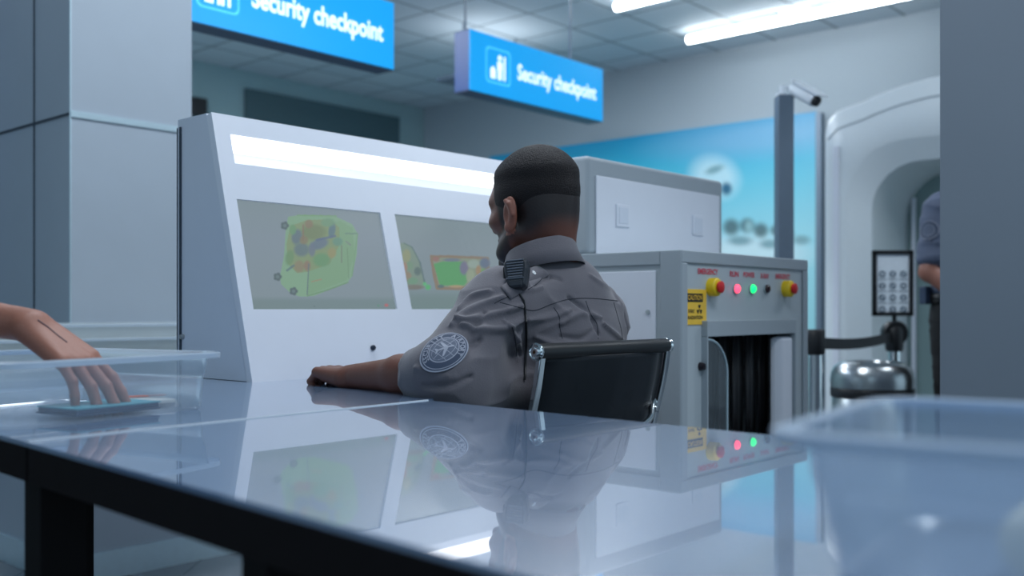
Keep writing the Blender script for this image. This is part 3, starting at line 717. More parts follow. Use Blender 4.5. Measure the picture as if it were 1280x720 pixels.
for a_, b_ in ((.05, .06), (LM-.05, .06), (.05, DB-.06), (LM-.05, DB-.06)):
    q = MB(MS); q.lathe([(.03, 0), (.03, .02), (.015, .03), (.015, .15)], (a_, b_, 0), (0, 0, 1), 14); q.build('foot', M_dark_metal, scn)
# upper cabinet
yb = .31; zt2 = CZ+(HY-194)/F*2.885
q = MB(MS); q.box((0, yb, ZT), (LM, DB+.0, zt2)); uc = q.build('upper_cabinet', M_sheet_frame, scn, bevel=.012, seg=3)
q = MB(MS); q.box((.035, yb-.005, ZT), (LM-.03, yb, zt2-.055)); q.build('cabinet_door', M_white, uc, bevel=.002)
def up_uv(px, py):
    p = MS.inverted() @ on_plane(px, py, M0+B3*yb, B3); return p.x, p.z
for px, py in ((776, 270), (870, 282)):
    u, v = up_uv(px, py); q = MB(MS); s_ = .034
    q.box((u-s_, yb-.010, v-s_), (u+s_, yb-.005, v+s_)); o = q.build('handle_recess', M_white, uc, bevel=.002)
    q = MB(MS); q.box((u-s_*.7, yb-.0115, v-s_*.7), (u+s_*.7, yb-.0099, v+s_*.7)); q.build('recess_plate', M_white_soft, o)

# ------------------------------------------------------------------ camera post behind the scanner
pc = at(980, 386, 5.0)
r = empty('camera_post', (pc.x, pc.y, 0), 'square dark slate post standing behind the x-ray machine', 'post')
zt = CZ+(HY-120)/F*5.0
q = MB(); q.obox(V(pc.x, pc.y, zt/2), (1, 0, 0), (0, 1, 0), (0, 0, 1), .040, .040, zt/2); q.build('shaft', M_dark_metal, r, bevel=.004)
q = MB(); q.obox(V(pc.x, pc.y, .006), (1, 0, 0), (0, 1, 0), (0, 0, 1), .12, .12, .006); q.build('base_plate', M_dark_metal, r, bevel=.003)
cam_r = empty('security_camera', (pc.x, pc.y, zt), 'white bullet security camera tilted down on top of the dark post', 'camera')
M_camw = mat('white camera shell', srgb(214, 222, 230), .35)
q = MB(); q.lathe([(.03, 0), (.03, .012), (.014, .016), (.014, .05)], (pc.x-.01, pc.y, zt), (0, 0, 1), 18); q.tube(smooth_path([(pc.x-.01, pc.y, zt+.045), (pc.x+.03, pc.y-.01, zt+.04), (pc.x+.06, pc.y-.02, zt+.03)]), .011); q.build('bracket', M_camw, cam_r, smooth=True)
a0 = at(992, 110, 4.95); a1 = at(1021, 127, 4.82); dr = (a1-a0).normalized()
q = MB(); q.lathe([(.030, 0), (.034, .01), (.034, (a1-a0).length-.02), (.03, (a1-a0).length-.01)], a0, dr, 20); q.build('camera_body', M_camw, cam_r, smooth=True)
q = MB(); q.lathe([(.027, 0), (.024, .02)], a0+dr*((a1-a0).length-.015), dr, 20); q.build('lens', M_black, cam_r, smooth=True)
q = MB(); upv = V(0, 0, 1); sd = dr.cross(upv).normalized(); uu = sd.cross(dr).normalized(); q.obox((a0+a1)/2+uu*.036+dr*.01, dr, sd, uu, (a1-a0).length/2+.01, .04, .004); q.build('sun_shield', M_camw, cam_r, bevel=.003)

# ------------------------------------------------------------------ body-scanner arch
ar = V(1.952, 6.2, 0)
arch = empty('scanner_arch', ar, 'tall white walk-through scanner arch with a rounded opening', 'scanner arch')
MR = frame(ar, -B3, (0, 0, 1), -A3)             # x along the front towards the column, y up, z out of the front
HW = .76; DP = .75
def outer():
    P = [(0, 0)]; P += [(0, 2.08)]
    for k in range(1, 7):
        a = math.radians(180-k*12); P.append((.16+.16*math.cos(a), 2.08+.14*math.sin(a)))
    for k in range(9):
        t = k/8; x = .2+(2*HW-.4)*t; P.append((x, 2.225+.10*(1-(2*t-1)**2)))
    for k in range(6, 0, -1):
        a = math.radians(k*12); P.append((2*HW-.16+.16*math.cos(a), 2.08+.14*math.sin(a)))
    P += [(2*HW, 2.08), (2*HW, 0)]; return P
def inner(m, zt_, r_):
    P = [(m, 0)]
    for k in range(9):
        a = math.radians(180-k*11.25); P.append((m+r_+r_*math.cos(a), zt_-r_+r_*math.sin(a)))
    for k in range(9):
        a = math.radians(90-k*11.25); P.append((2*HW-m-r_+r_*math.cos(a), zt_-r_+r_*math.sin(a)))
    P.append((2*HW-m, 0)); return P
def resample(P, n):
    L_ = [0]
    for i in range(1, len(P)): L_.append(L_[-1]+math.dist(P[i], P[i-1]))
    out_ = []; 
    for k in range(n):
        s_ = L_[-1]*k/(n-1); i = max(j for j in range(len(L_)) if L_[j] <= s_+1e-9); i = min(i, len(P)-2)
        t = (s_-L_[i])/(L_[i+1]-L_[i]+1e-9); out_.append((P[i][0]+(P[i+1][0]-P[i][0])*t, P[i][1]+(P[i+1][1]-P[i][1])*t))
    return out_
n = 72
rings = [(outer(), -DP), (outer(), -.02)]
O = outer(); Os = [(HW+(x-HW)*.975, y-.02 if y > .01 else 0) for x, y in O]
rings.append((Os, 0)); rings.append((inner(.135, 1.985, .34), 0)); rings.append((inner(.15, 1.97, .34), -.012)); rings.append((inner(.262, 1.855, .28), -.10)); rings.append((inner(.262, 1.855, .28), -DP))
vs = []; fs = []
for P_, z in rings:
    vs += [(x, y, z) for x, y in resample(P_, n)]
for i in range(len(rings)-1):
    for k in range(n-1): fs.append((i*n+k, i*n+k+1, (i+1)*n+k+1, (i+1)*n+k))
fs += [((len(rings)-1)*n+k, (len(rings)-1)*n+k+1, k+1, k) for k in range(n-1)]
q = MB(MR); q.add(vs, fs); q.build('arch_shell', mat('off-white moulded shell', srgb(226, 234, 238), .3, var=.02), arch, smooth=True)
q = MB(MR); pts = [(x, y-.115, .0) for x, y in resample(O, n) if y > 2.1]; q.tube([(HW+(x-HW)*.99, y, .001) for x, y, z in pts], .005, n=6, up=(0, 0, 1)); q.build('trim_line', M_grey_sheet, arch)
q = MB(MR); q.box((.262, 0, -DP+.02), (2*HW-.262, 1.856, -DP+.03)); q.build('rear_glass', mat('green grey smoked glass', srgb(140, 164, 164), .12, var=.03), arch)
q = MB(MR); q.box((.30, .1, -DP+.05), (.325, 1.7, -DP+.08)); q.build('glass_rail', M_white, arch, bevel=.004)
q = MB(MR); q.box((.06, .15, .001), (.10, 1.98, .012)); o = q.build('light_rib', M_white, arch, bevel=.01)
q = MB(MR); q.box((.80, 1.66, -DP+.05), (.96, 1.76, -DP+.07)); q.build('lamp', mat('lit lamp panel', (1, 1, 1, 1), .3, emit=(.9, 1, 1, 1), estr=1.3, var=0), arch, bevel=.004)
q = MB(MR); q.box((.56, 1.08, -DP+.04), (.585, 1.28, -DP+.06)); q.build('door_handle', M_white, arch, bevel=.008)
q = MB(MR); q.box((.2, 0, -DP), (2*HW-.2, .03, .1)); q.build('threshold', M_grey_sheet, arch)

# ------------------------------------------------------------------ belt stanchions, notice, waste bin
def stanchion(p, zt_, label):
    r = empty('belt_stanchion', (p.x, p.y, 0), label, 'stanchion', 'belt stanchions behind the scanner')
    q = MB(); q.lathe([(.17, 0), (.17, .015), (.15, .03), (.03, .045), (.03, .05)], (p.x, p.y, 0), n=32); q.build('base', M_steel, r, smooth=True)
    q = MB(); q.lathe([(.03, .04), (.03, zt_-.08)], (p.x, p.y, 0), n=20); q.build('pole', M_chrome, r, smooth=True)
    return r
ps = V(1.89, 4.9, 0); pl = V((1019-CX)/F*4.1, 4.1, 0)
ra = stanchion(ps, .86, 'chrome stanchion carrying a black framed notice beside the arch')
q = MB(); q.lathe([(.038, .76), (.044, .78), (.044, .86), (.036, .88)], (ps.x, ps.y, 0), n=24); q.build('belt_head', M_black, ra, smooth=True)
q = MB(); q.lathe([(.055, -.03), (.062, -.02), (.062, .02), (.055, .03)], (ps.x, ps.y, .85), (0, 1, 0), 24); q.build('belt_wheel', M_black, ra, smooth=True)
rb = stanchion(pl, .88, 'dark chrome stanchion standing close to the right edge of the x-ray machine')
q = MB(); q.lathe([(.034, .78), (.04, .79), (.04, .88), (.035, .885)], (pl.x, pl.y, 0), n=24); q.build('belt_head', M_black, rb, smooth=True)
q = MB(); a_, b_ = V(pl.x, pl.y, .83), V(ps.x, ps.y, .835)
pts = [a_.lerp(b_, t/10)-V(0, 0, .02*math.sin(math.pi*t/10)) for t in range(11)]
vs = []; dd = (b_-a_).normalized(); nn = V(-dd.y, dd.x, 0)*.0015
for p in pts: vs += [p+V(0, 0, .024)+nn, p-V(0, 0, .024)+nn, p-V(0, 0, .024)-nn, p+V(0, 0, .024)-nn]
q.add(vs, [(4*i+k, 4*i+(k+1) % 4, 4*i+4+(k+1) % 4, 4*i+4+k) for i in range(10) for k in range(4)]); q.build('barrier_belt', M_black, rb)
# framed notice
sn = empty('notice_frame', (ps.x, ps.y, .88), 'black framed sheet with rows of small grey pictograms above the belt', 'notice')
c = at(1115.5, 354, 4.88); hw_, hh_ = 25.5/F*4.88, 41/F*4.88
q = MB()
for (x0, x1, z0, z1) in ((-hw_, hw_, hh_-.02, hh_), (-hw_, hw_, -hh_, -hh_+.02), (-hw_, -hw_+.02, -hh_, hh_), (hw_-.02, hw_, -hh_, hh_)): q.box((c.x+x0, c.y-.012, c.z+z0), (c.x+x1, c.y+.008, c.z+z1))
q.build('frame', M_black, sn, bevel=.002)
q = MB(); q.box((c.x-hw_+.01, c.y-.004, c.z-hh_+.01), (c.x+hw_-.01, c.y+.004, c.z+hh_-.01)); q.build('sheet', mat('paper notice', srgb(226, 236, 244), .6), sn)
M_wprint = mat('white print', srgb(200, 210, 220), .6); M_pict = mat('grey print', srgb(104, 122, 136), .6); q = MB(frame(c, (1, 0, 0), (0, 0, 1), (0, -1, 0)))
for i in range(3):
    for j in range(4):
        x, y = (i-1)*.052, .045-.058*j; q.lathe([(.017, .005), (.017, .0055)], (x, y, 0), (0, 0, 1), 16)
        q.box((x-.02, y-.028, .005), (x+.02, y-.024, .0055))
q.build('pictograms', M_pict, sn)
q = MB(frame(c, (1, 0, 0), (0, 0, 1), (0, -1, 0)))
for i in range(3):
    for j in range(4):
        x, y = (i-1)*.052, .045-.058*j; k = (i+j) % 3
        q = MB(frame(c, (1, 0, 0), (0, 0, 1), (0, -1, 0)))
        if k == 0: q.box((x-.008, y-.006, .0056), (x+.008, y+.006, .006))
        elif k == 1: q.box((x-.004, y-.011, .0056), (x+.004, y+.011, .006))
        else: q.obox((x, y, .0058), V(.7, .7, 0), V(-.7, .7, 0), (0, 0, 1), .012, .003, .0003)
        q.build('pictogram', M_wprint, sn)

q = MB(); q.tube([(ps.x, ps.y, .87), (ps.x, ps.y, c.z-hh_+.005)], .011, n=10); q.build('neck', M_black, sn, smooth=True)
# waste bin
wb = V(1.635, 4.5, 0); r = empty('waste_bin', wb, 'round steel waste bin with a domed lid below the belt', 'bin')
zt_ = CZ-66/F*4.5
q = MB(); q.lathe([(.17, 0), (.175, .02), (.175, zt_-.16), (.165, zt_-.15)], wb, n=40); q.build('body', M_steel, r, smooth=True)
q = MB(); q.lathe([(.178, zt_-.16), (.182, zt_-.155), (.182, zt_-.12), (.178, zt_-.115)], wb, n=40); q.build('dark_ring', M_black, r, smooth=True)
q = MB(); q.lathe([(.182, zt_-.115), (.183, zt_-.08), (.178, zt_-.05), (.165, zt_-.022), (.145, zt_-.006), (.13, zt_), (.10, zt_+.001), (.094, zt_-.01), (.02, zt_-.012)], wb, n=40); q.build('domed_lid', M_steel, r, smooth=True)
# ------------------------------------------------------------------ plastic trays
M_plastic = mix_mat('milky plastic', (.9, .95, 1, 1), .76, .55, .18, .45, (.66, .78, .9, 1))
M_rim = mix_mat('milky plastic rim', (.9, .95, 1, 1), .30, .6, .2, .45, (.72, .82, .92, 1))
def tray(name, c0, ex, ey, lx, ly, z0, h, label, inset=.035, rim_w=.016, group=None, plast=None, rimm=None):
    """c0: one rim corner, the tray spans lx along ex and ly along ey"""
    ex, ey = Vector(ex).normalized(), Vector(ey).normalized(); c0 = Vector(c0)
    cen = c0+ex*lx/2+ey*ly/2; root = empty(name, (cen.x, cen.y, z0), label, 'tray', group)
    M = frame(V(cen.x, cen.y, z0), ex, ey, (0, 0, 1))
    def rr(hx, hy, r_, z, n=7):
        P = []
        for sx, sy, a0 in ((1, 1, 0), (-1, 1, 90), (-1, -1, 180), (1, -1, 270)):
            for k in range(n):
                a = math.radians(a0+90*k/(n-1)); P.append((sx*(hx-r_)+r_*math.cos(a), sy*(hy-r_)+r_*math.sin(a), z))
        return P
    hx, hy = lx/2-rim_w, ly/2-rim_w
    steps = [(0, inset), (.004, inset-.004), (h*.5, inset*.5), (h*.62, inset*.38), (h*.63, inset*.30), (h, 0)]
    q = MB(M); R_ = [rr(hx-i, hy-i, .035, z) for z, i in steps]; n = len(R_[0])
    R_.insert(0, rr((hx-inset)*.85, (hy-inset)*.85, .03, .0015))
    vs = [p for r_ in R_ for p in r_]; fs = [(i*n+k, i*n+(k+1) % n, (i+1)*n+(k+1) % n, (i+1)*n+k) for i in range(len(R_)-1) for k in range(n)]; fs.append(tuple(range(n))[::-1])
    q.add(vs, fs); o = q.build('tray_body', plast or M_plastic, root, smooth=True)
    q = MB(M); R_ = [rr(hx, hy, .035, h-.001), rr(hx+rim_w*.5, hy+rim_w*.5, .04, h+.001), rr(hx+rim_w, hy+rim_w, .045, h-.001), rr(hx+rim_w, hy+rim_w, .045, h-.009), rr(hx+rim_w-.002, hy+rim_w-.002, .043, h-.009), rr(hx+rim_w-.003, hy+rim_w-.003, .043, h-.003), rr(hx+.002, hy+.002, .037, h-.004)]
    vs = [p for r_ in R_ for p in r_]; m_ = len(R_); fs = [(i*n+k, i*n+(k+1) % n, ((i+1) % m_)*n+(k+1) % n, ((i+1) % m_)*n+k) for i in range(m_) for k in range(n)]
    q.add(vs, fs); q.build('rim', rimm or M_rim, root, smooth=True)
    return root, M
rc = V(-.481, 1.700, 0); te = V(-.463, -.886, 0).normalized(); tf = V(-.886, .463, 0).normalized()
tr1, M1 = tray('security_tray', rc, te, tf, .42, .395, TZ+.0005, .096, 'clear plastic tray on the desk with a hand reaching into it', inset=.013)
# what lies in it
M_teal = mat('teal cover', srgb(60, 150, 165), .5); M_navy = mat('dark blue cover', srgb(24, 62, 98), .5); M_paper = mat('white paper', srgb(225, 225, 220), .6); M_orange = mat('orange print', srgb(225, 120, 90), .5)
def flat_on(px, py, z): return on_z(px, py, z)
zb = TZ+.006
bk = V(-.662, 1.592, 0)
def slabbox(name, c, ex, w, l, z0, z1, m, par=None, bev=.002):
    ex = Vector(ex).normalized(); ey = V(-ex.y, ex.x, 0); q = MB(); q.obox(V(c.x, c.y, (z0+z1)/2), ex, ey, (0, 0, 1), w/2, l/2, (z1-z0)/2); return q.build(name, m, par, bevel=bev)
nb = empty('notebook', (bk.x, bk.y, zb), 'teal-covered notebook with dark blue back in the tray under the fingers', 'notebook')
ed = V(.52, .85, 0)
slabbox('back_cover', bk, ed, .155, .105, zb, zb+.003, M_navy, nb); slabbox('pages', bk, ed, .150, .10, zb+.003, zb+.010, M_navy, nb); slabbox('front_cover', bk, ed, .155, .105, zb+.010, zb+.0125, M_teal, nb)
pp = V(-.645, 1.735, 0)
tk = slabbox('folded_papers', pp, V(.8, .6, 0), .09, .08, zb, zb+.007, M_paper, None); tag(tk, 'folded white papers beside the teal notebook in the tray', 'papers')
q = MB(); e1_ = V(.8, .6, 0); q.obox(V(pp.x, pp.y, zb+.0095)-V(.6, -.8, 0)*.0+V(-.6, .8, 0)*.025, e1_, V(-.6, .8, 0), (0, 0, 1), .045, .006, .0012); oo = q.build('orange_card', M_orange, None); tag(oo, 'thin orange card lying on the white papers in the tray', 'card')

rn = V(.146, .604, 0); te2 = (V(.309, .85, 0)-rn).normalized(); tf2 = V(te2.y, -te2.x, 0)
M_plastic2 = mix_mat('milky blue plastic', (.86, .93, 1, 1), .42, .5, .25, .45, (.40, .51, .65, 1))
M_rim2 = mix_mat('milky blue rim', (.9, .95, 1, 1), .2, .5, .25, .45, (.6, .70, .82, 1))
tr2, M2 = tray('security_tray', rn, te2, tf2, .30, .42, TZ+.0005, .095, 'empty looking clear plastic tray close to the camera at the table corner', inset=.022, plast=M_plastic2, rimm=M_rim2)
tr2['label'] = 'blurred milky blue tray nearest the camera at the end of the table'
# a folded cream cloth in it
s = SDF(); c2 = rn+te2*.15+tf2*.24
for k in range(5):
    a = c2+tf2*(-.09+.045*k)-te2*.07; b_ = c2+tf2*(-.09+.045*k+.01)+te2*.08
    s.cap((a.x, a.y, TZ+.030+.004*(k % 2)), (b_.x, b_.y, TZ+.032), .024, .022, .02)
P_, Q_ = surface(s, [((c2.x-.2, c2.y-.2, TZ), (c2.x+.2, c2.y+.2, TZ+.1), .005)])
P_[:, 2] = np.maximum(P_[:, 2], TZ+.007)
o = link('folded_cloth', np_mesh('folded_cloth', P_, Q_), None, mat('cream cloth', srgb(205, 205, 190), .9, bump=.2, scale=120), True); tag(o, 'folded cream cloth lying in the blurred nearest tray', 'cloth')

# wall shelf with two stacked trays between pillar and console
kc = K+A3*.18
sh = empty('wall_shelf', kc-B3*.2+V(0, 0, .66), 'pale shelf fixed to the pillar behind the desk', 'shelf')
Mk = frame(K, A3, -B3, (0, 0, 1))
q = MB(Mk); q.box((-.55, .006, .70), (.62, .42, .73)); q.build('board', M_white_soft, sh, bevel=.004)
for x in (0.05, .42):
    q = MB(Mk); q.extrude([(x, .006, .70), (x, .30, .70), (x, .006, .50)], (.02, 0, 0)); q.build('bracket', M_dark_metal, sh)
M_plasticw = mix_mat('white plastic', (.95, .97, 1, 1), .35, .5, .2, .4, (.70, .76, .76, 1))
M_rimw = mix_mat('white plastic rim', (.9, .95, 1, 1), .12, .6, .2, .4, (.78, .88, .96, 1))
oz = .731
for k in range(2):
    c = K+A3*(-.42)-B3*.40; t_, _ = tray('security_tray', c, A3, B3, .98, .36, oz+k*.045, .145, 'white tray at the %s of the two stacked on the shelf behind the desk' % ('bottom', 'top')[k], inset=.02, rim_w=.012, group='stacked trays on the shelf', plast=M_plasticw, rimm=M_rimw)

# low clear screen along the far edge of the table
M_glass = mix_mat('clear glass', (.90, .94, .97, 1), .965, 1.2, .02, .5, (.5, .6, .75, 1))
g0 = e0+T3*.10-NT*.012; g1 = e0+T3*1.2-NT*.012
gs = empty('glass_screen', (g0+g1)/2+V(0, 0, TZ), 'low clear glass guard along the far edge of the table before the chair', 'glass guard')
q = MB(); q.obox((g0+g1)/2+V(0, 0, TZ+.0475), T3, NT, (0, 0, 1), (g1-g0).length/2, .0015, .047); q.build('pane', M_glass, gs)
# ------------------------------------------------------------------ people
def v3(p): return np.array(p, float)
def rotm(f, u=(0, 0, 1)):
    f = Vector(f).normalized(); l = Vector(u).cross(f).normalized(); u = f.cross(l); return np.array([f, l, u], float)   # rows: forward, left, up
def head_prims(s, C, R, sc, face=True):
    """C: middle of the head at eye height; R rows forward, left, up"""
    w = lambda f, l, u: C+sc*(f*R[0]+l*R[1]+u*R[2])
    E = lambda c, r, k=.02, op='+': s.ell(w(*c), v3(r)*sc, k*sc, op, R)
    Cp = lambda a, b, ra, rb=None, k=.015, op='+': s.cap(w(*a), w(*b), ra*sc, (ra if rb is None else rb)*sc, k*sc, op)
    E((-.015, 0, .026), (.094, .075, .089)); E((.020, 0, .022), (.064, .065, .064), .03)
    E((.030, 0, -.036), (.056, .056, .076), .03); E((.028, 0, -.086), (.056, .052, .036), .03)
    E((-.045, 0, -.035), (.050, .058, .055), .03)
    Cp((.078, .014, -.110), (.078, -.014, -.110), .017, .017, .02)
    for y in (1, -1):
        Cp((.083, .012*y, .014), (.066, .046*y, .016), .010, .010, .02)
        E((.060, .044*y, -.026), (.024, .020, .018), .02)
        Cp((.050, .050*y, -.096), (.005, .060*y, -.062), .014, .016, .03)
        E((.090, .031*y, -.002), (.013, .017, .011), .012, '-')
        E((.073, .031*y, -.003), (.0135, .0145, .0125), .003)
    if face:
        Cp((.088, 0, .006), (.106, 0, -.030), .0085, .0125, .012); E((.098, .010, -.034), (.010, .009, .007), .008); E((.098, -.010, -.034), (.010, .009, .007), .008)
        Cp((.086, .016, -.060), (.086, -.016, -.060), .0065, .0065, .006); Cp((.084, .014, -.071), (.084, -.014, -.071), .0075, .0075, .006)
        Cp((.0955, .02, -.0655), (.0955, -.02, -.0655), .002, .002, .004, '-')
    for y in (1, -1):      # ears
        E((-.002, .079*y, -.026), (.017, .008, .031), .008)
        E((-.010, .084*y, -.014), (.014, .006, .025), .006)
        E((.003, .089*y, -.024), (.0085, .008, .018), .005, '-')
        Cp((-.016, .088*y, -.028), (-.012, .090*y, -.006), .0042, .0042, .004); Cp((-.012, .090*y, -.006), (.000, .087*y, .003), .0042, .0042, .004)
        E((.005, .081*y, -.051), (.0085, .006, .009), .006)
def hand_prims(s, W, d, n, sd, curls=(30, 45, 30), sc=1.0, splay=.10, curl_step=4, thumb=(.55, .75, .35), tcurl=18):
    """W wrist, d towards the knuckles, n out of the palm, sd the thumb side"""
    W, d, n, sd = Vector(W), Vector(d).normalized(), Vector(n).normalized(), Vector(sd).normalized()
    n = (n-d*n.dot(d)).normalized(); sd = (sd-d*sd.dot(d)-n*sd.dot(n)).normalized()
    K_ = [(.092, .030), (.097, .010), (.092, -.010), (.083, -.029)]; ends = []
    for i, (a, b_) in enumerate(K_):
        k = W+d*a*sc+sd*b_*sc
        s.cap(W+sd*b_*.55*sc+d*.004, k, .0155*sc, .0118*sc, .012)
        lens = [(.044, .026, .020), (.048, .030, .021), (.044, .028, .021), (.034, .021, .019)][i]; r = [.0092, .0094, .0090, .0080][i]*sc
        dirn = (d+sd*splay*(1.5-i)/1.5).normalized(); ang = 0; p = k
        for j, ln in enumerate(lens):
            ang += math.radians(curls[j]+curl_step*i*(j < 2)); dd = dirn*math.cos(ang)+n*math.sin(ang)
            p2 = p+dd*ln*sc; s.cap(p, p2, r*(1-.07*j), r*(.93-.09*j), .0035); p = p2
        ends.append(p)
    s.cap(W+sd*.012*sc+n*.004, W+d*.055*sc+sd*.022*sc+n*.008*sc, .016*sc, .015*sc, .012)     # ball of the thumb
    s.cap(W-sd*.014*sc+n*.004, W+d*.06*sc-sd*.018*sc+n*.006*sc, .015*sc, .012*sc, .012)
    p = W+d*.028*sc+sd*.026*sc+n*.006*sc; td = (d*thumb[0]+sd*thumb[1]+n*thumb[2]).normalized(); r = .0125*sc
    for j, ln in enumerate((.036, .032, .026)):
        p2 = p+td*ln*sc; s.cap(p, p2, r*(1-.1*j), r*(.92-.1*j), .006); p = p2
        td = (td*math.cos(math.radians(tcurl))+(d*.8+n*.5).normalized()*math.sin(math.radians(tcurl))).normalized()
    return ends
M_skin_dark = mat('brown skin', srgb(112, 68, 54), .5, attr='tone', bump=.06, scale=220, var=.08, sub=.0)
M_skin = mat('skin', srgb(190, 130, 108), .5, attr='tone', bump=.05, scale=220, var=.08)
M_hair = mat('short black hair', srgb(20, 18, 20), .6, bump=.45, scale=420, var=.4, attr='tone', spec=.25)
M_shirt = mat('grey uniform cloth', srgb(92, 89, 97), .75, bump=.12, scale=350, var=.05, sheen=.25)
M_seamline = mat('dark seam thread', srgb(44, 46, 56), .8)
M_trousers = mat('black uniform trousers', srgb(20, 21, 24), .8, bump=.1, scale=200)
M_shoe = mat('black leather', srgb(18, 17, 17), .3)
M_belt = mat('black belt leather', srgb(16, 16, 18), .4)

def fold_disp(me, lines, amp_noise=.0035, nscale=9., flat=None):
    """lines: [(3-D polyline, width, height)]; moves vertices along their normals; adds soft random creases"""
    n = len(me.vertices); co = np.empty(n*3, 'f'); me.vertices.foreach_get('co', co); co = co.reshape(-1, 3).astype(float)
    no = np.empty(n*3, 'f'); me.vertices.foreach_get('normal', no); no = no.reshape(-1, 3)
    D = np.zeros(n)
    for pl, w, a in lines:
        pl = np.array([tuple(p) for p in pl]); best = np.full(n, 9.)
        for i in range(len(pl)-1):
            A_, B_ = pl[i], pl[i+1]; ab = B_-A_; t = np.clip(((co-A_)@ab)/(ab@ab+1e-12), 0, 1)
            L_ = len(pl)-1; tt = (i+t)/L_; ww = w*(.45+.55*np.sin(math.pi*np.clip(tt, .02, .98)))
            best = np.minimum(best, np.linalg.norm(co-A_-t[:, None]*ab, axis=1)/ww)
        D += a*np.exp(-best**2)
    if amp_noise:
        for i in range(n):
            p = co[i]; q_ = Vector((p[0]*nscale*.5, p[1]*nscale*.5, p[2]*nscale*1.6))
            v = noise.noise(q_)+.5*noise.noise(q_*2.3+Vector((5, 1, 2))); r_ = 1-abs(v)*2
            D[i] += amp_noise*(r_*abs(r_)*.7+v*.5)
    if flat is not None: D *= np.clip((np.linalg.norm(co-np.array(flat), axis=1)-.045)/.03, .06, 1)
    co += no*D[:, None]; me.vertices.foreach_set('co', co.astype('f').ravel()); me.update()

# =============================== the seated officer
O_ = V(.098, 2.262, 0); Fb = B3; Lb = -A3
def bf(f, l, z): p = O_+Fb*f+Lb*l; return v3((p.x, p.y, z))
off = empty('officer', O_, 'seated security officer in grey shirt, black hair and beard, left arm on the desk', 'person')
phi = math.radians(48)
hf = V(-math.sin(phi), math.cos(phi), -.13); HR = rotm(hf); HC = v3(at(667, 257, 2.27)); HS = 1.10
nk0 = HC+HS*(-.030*HR[0]-.06*HR[2]); nkb = bf(-.005, 0, 1.03)
ShL, ElL, WrL = v3((-.030, 2.105, .975)), v3((-.140, 1.945, .842)), v3((-.352, 2.150, .823))
ShR, ElR, WrR = bf(.02, -.165, .935), bf(.10, -.25, .73), bf(.33, -.17, .62)
def officer_body():
    s = SDF(); head_prims(s, HC, HR, HS)
    s.cap(nk0, nkb, .056, .064, .03)
    s.ell(bf(.015, 0, .84), (.10, .155, .2), .04, '+', [Fb, Lb, (0, 0, 1)]); s.ell(bf(.02, 0, .62), (.11, .15, .16), .05, '+', [Fb, Lb, (0, 0, 1)])
    s.cap(bf(.0, .13, .955), bf(0, -.13, .935), .052, .052, .05)
    for S, E, W in ((ShL, ElL, WrL), (ShR, ElR, WrR)):
        s.cap(S, E, .050, .040, .03); m = E*.6+W*.4; s.cap(E, m, .041, .040, .02); s.cap(m, W, .039, .0255, .02)
    for sg in (1, -1):
        hip, kn, an = bf(.02, .09*sg, .52), bf(.42, .10*sg, .50), bf(.38, .10*sg, .09)
        s.cap(hip, kn, .072, .052, .03); s.cap(kn, an, .050, .034, .02)
    hd = V(-.66, .74, .10)
    hand_prims(s, WrL+v3((0, 0, -.002)), hd, (0, 0, -1), (.74, .66, .05), curls=(38, 88, 60), sc=1.04, splay=.02, curl_step=2, thumb=(.95, .3, .1))
    hand_prims(s, WrR, Fb+V(0, 0, -.15), (0, 0, -1), Lb, curls=(14, 22, 18), sc=1.0)
    return s
s = officer_body(); hcw = HC
hand_c = WrL+v3((-.06, .07, -.005))
P_, Q_ = surface(s, [((-.62, 1.78, .02), (.62, 2.95, 1.40), .008), (tuple(HC-.165), tuple(HC+.165), .0028), (tuple(hand_c-v3((.09, .09, .055))), tuple(hand_c+v3((.09, .09, .055))), .0028)])
me = np_mesh('body', P_, Q_)
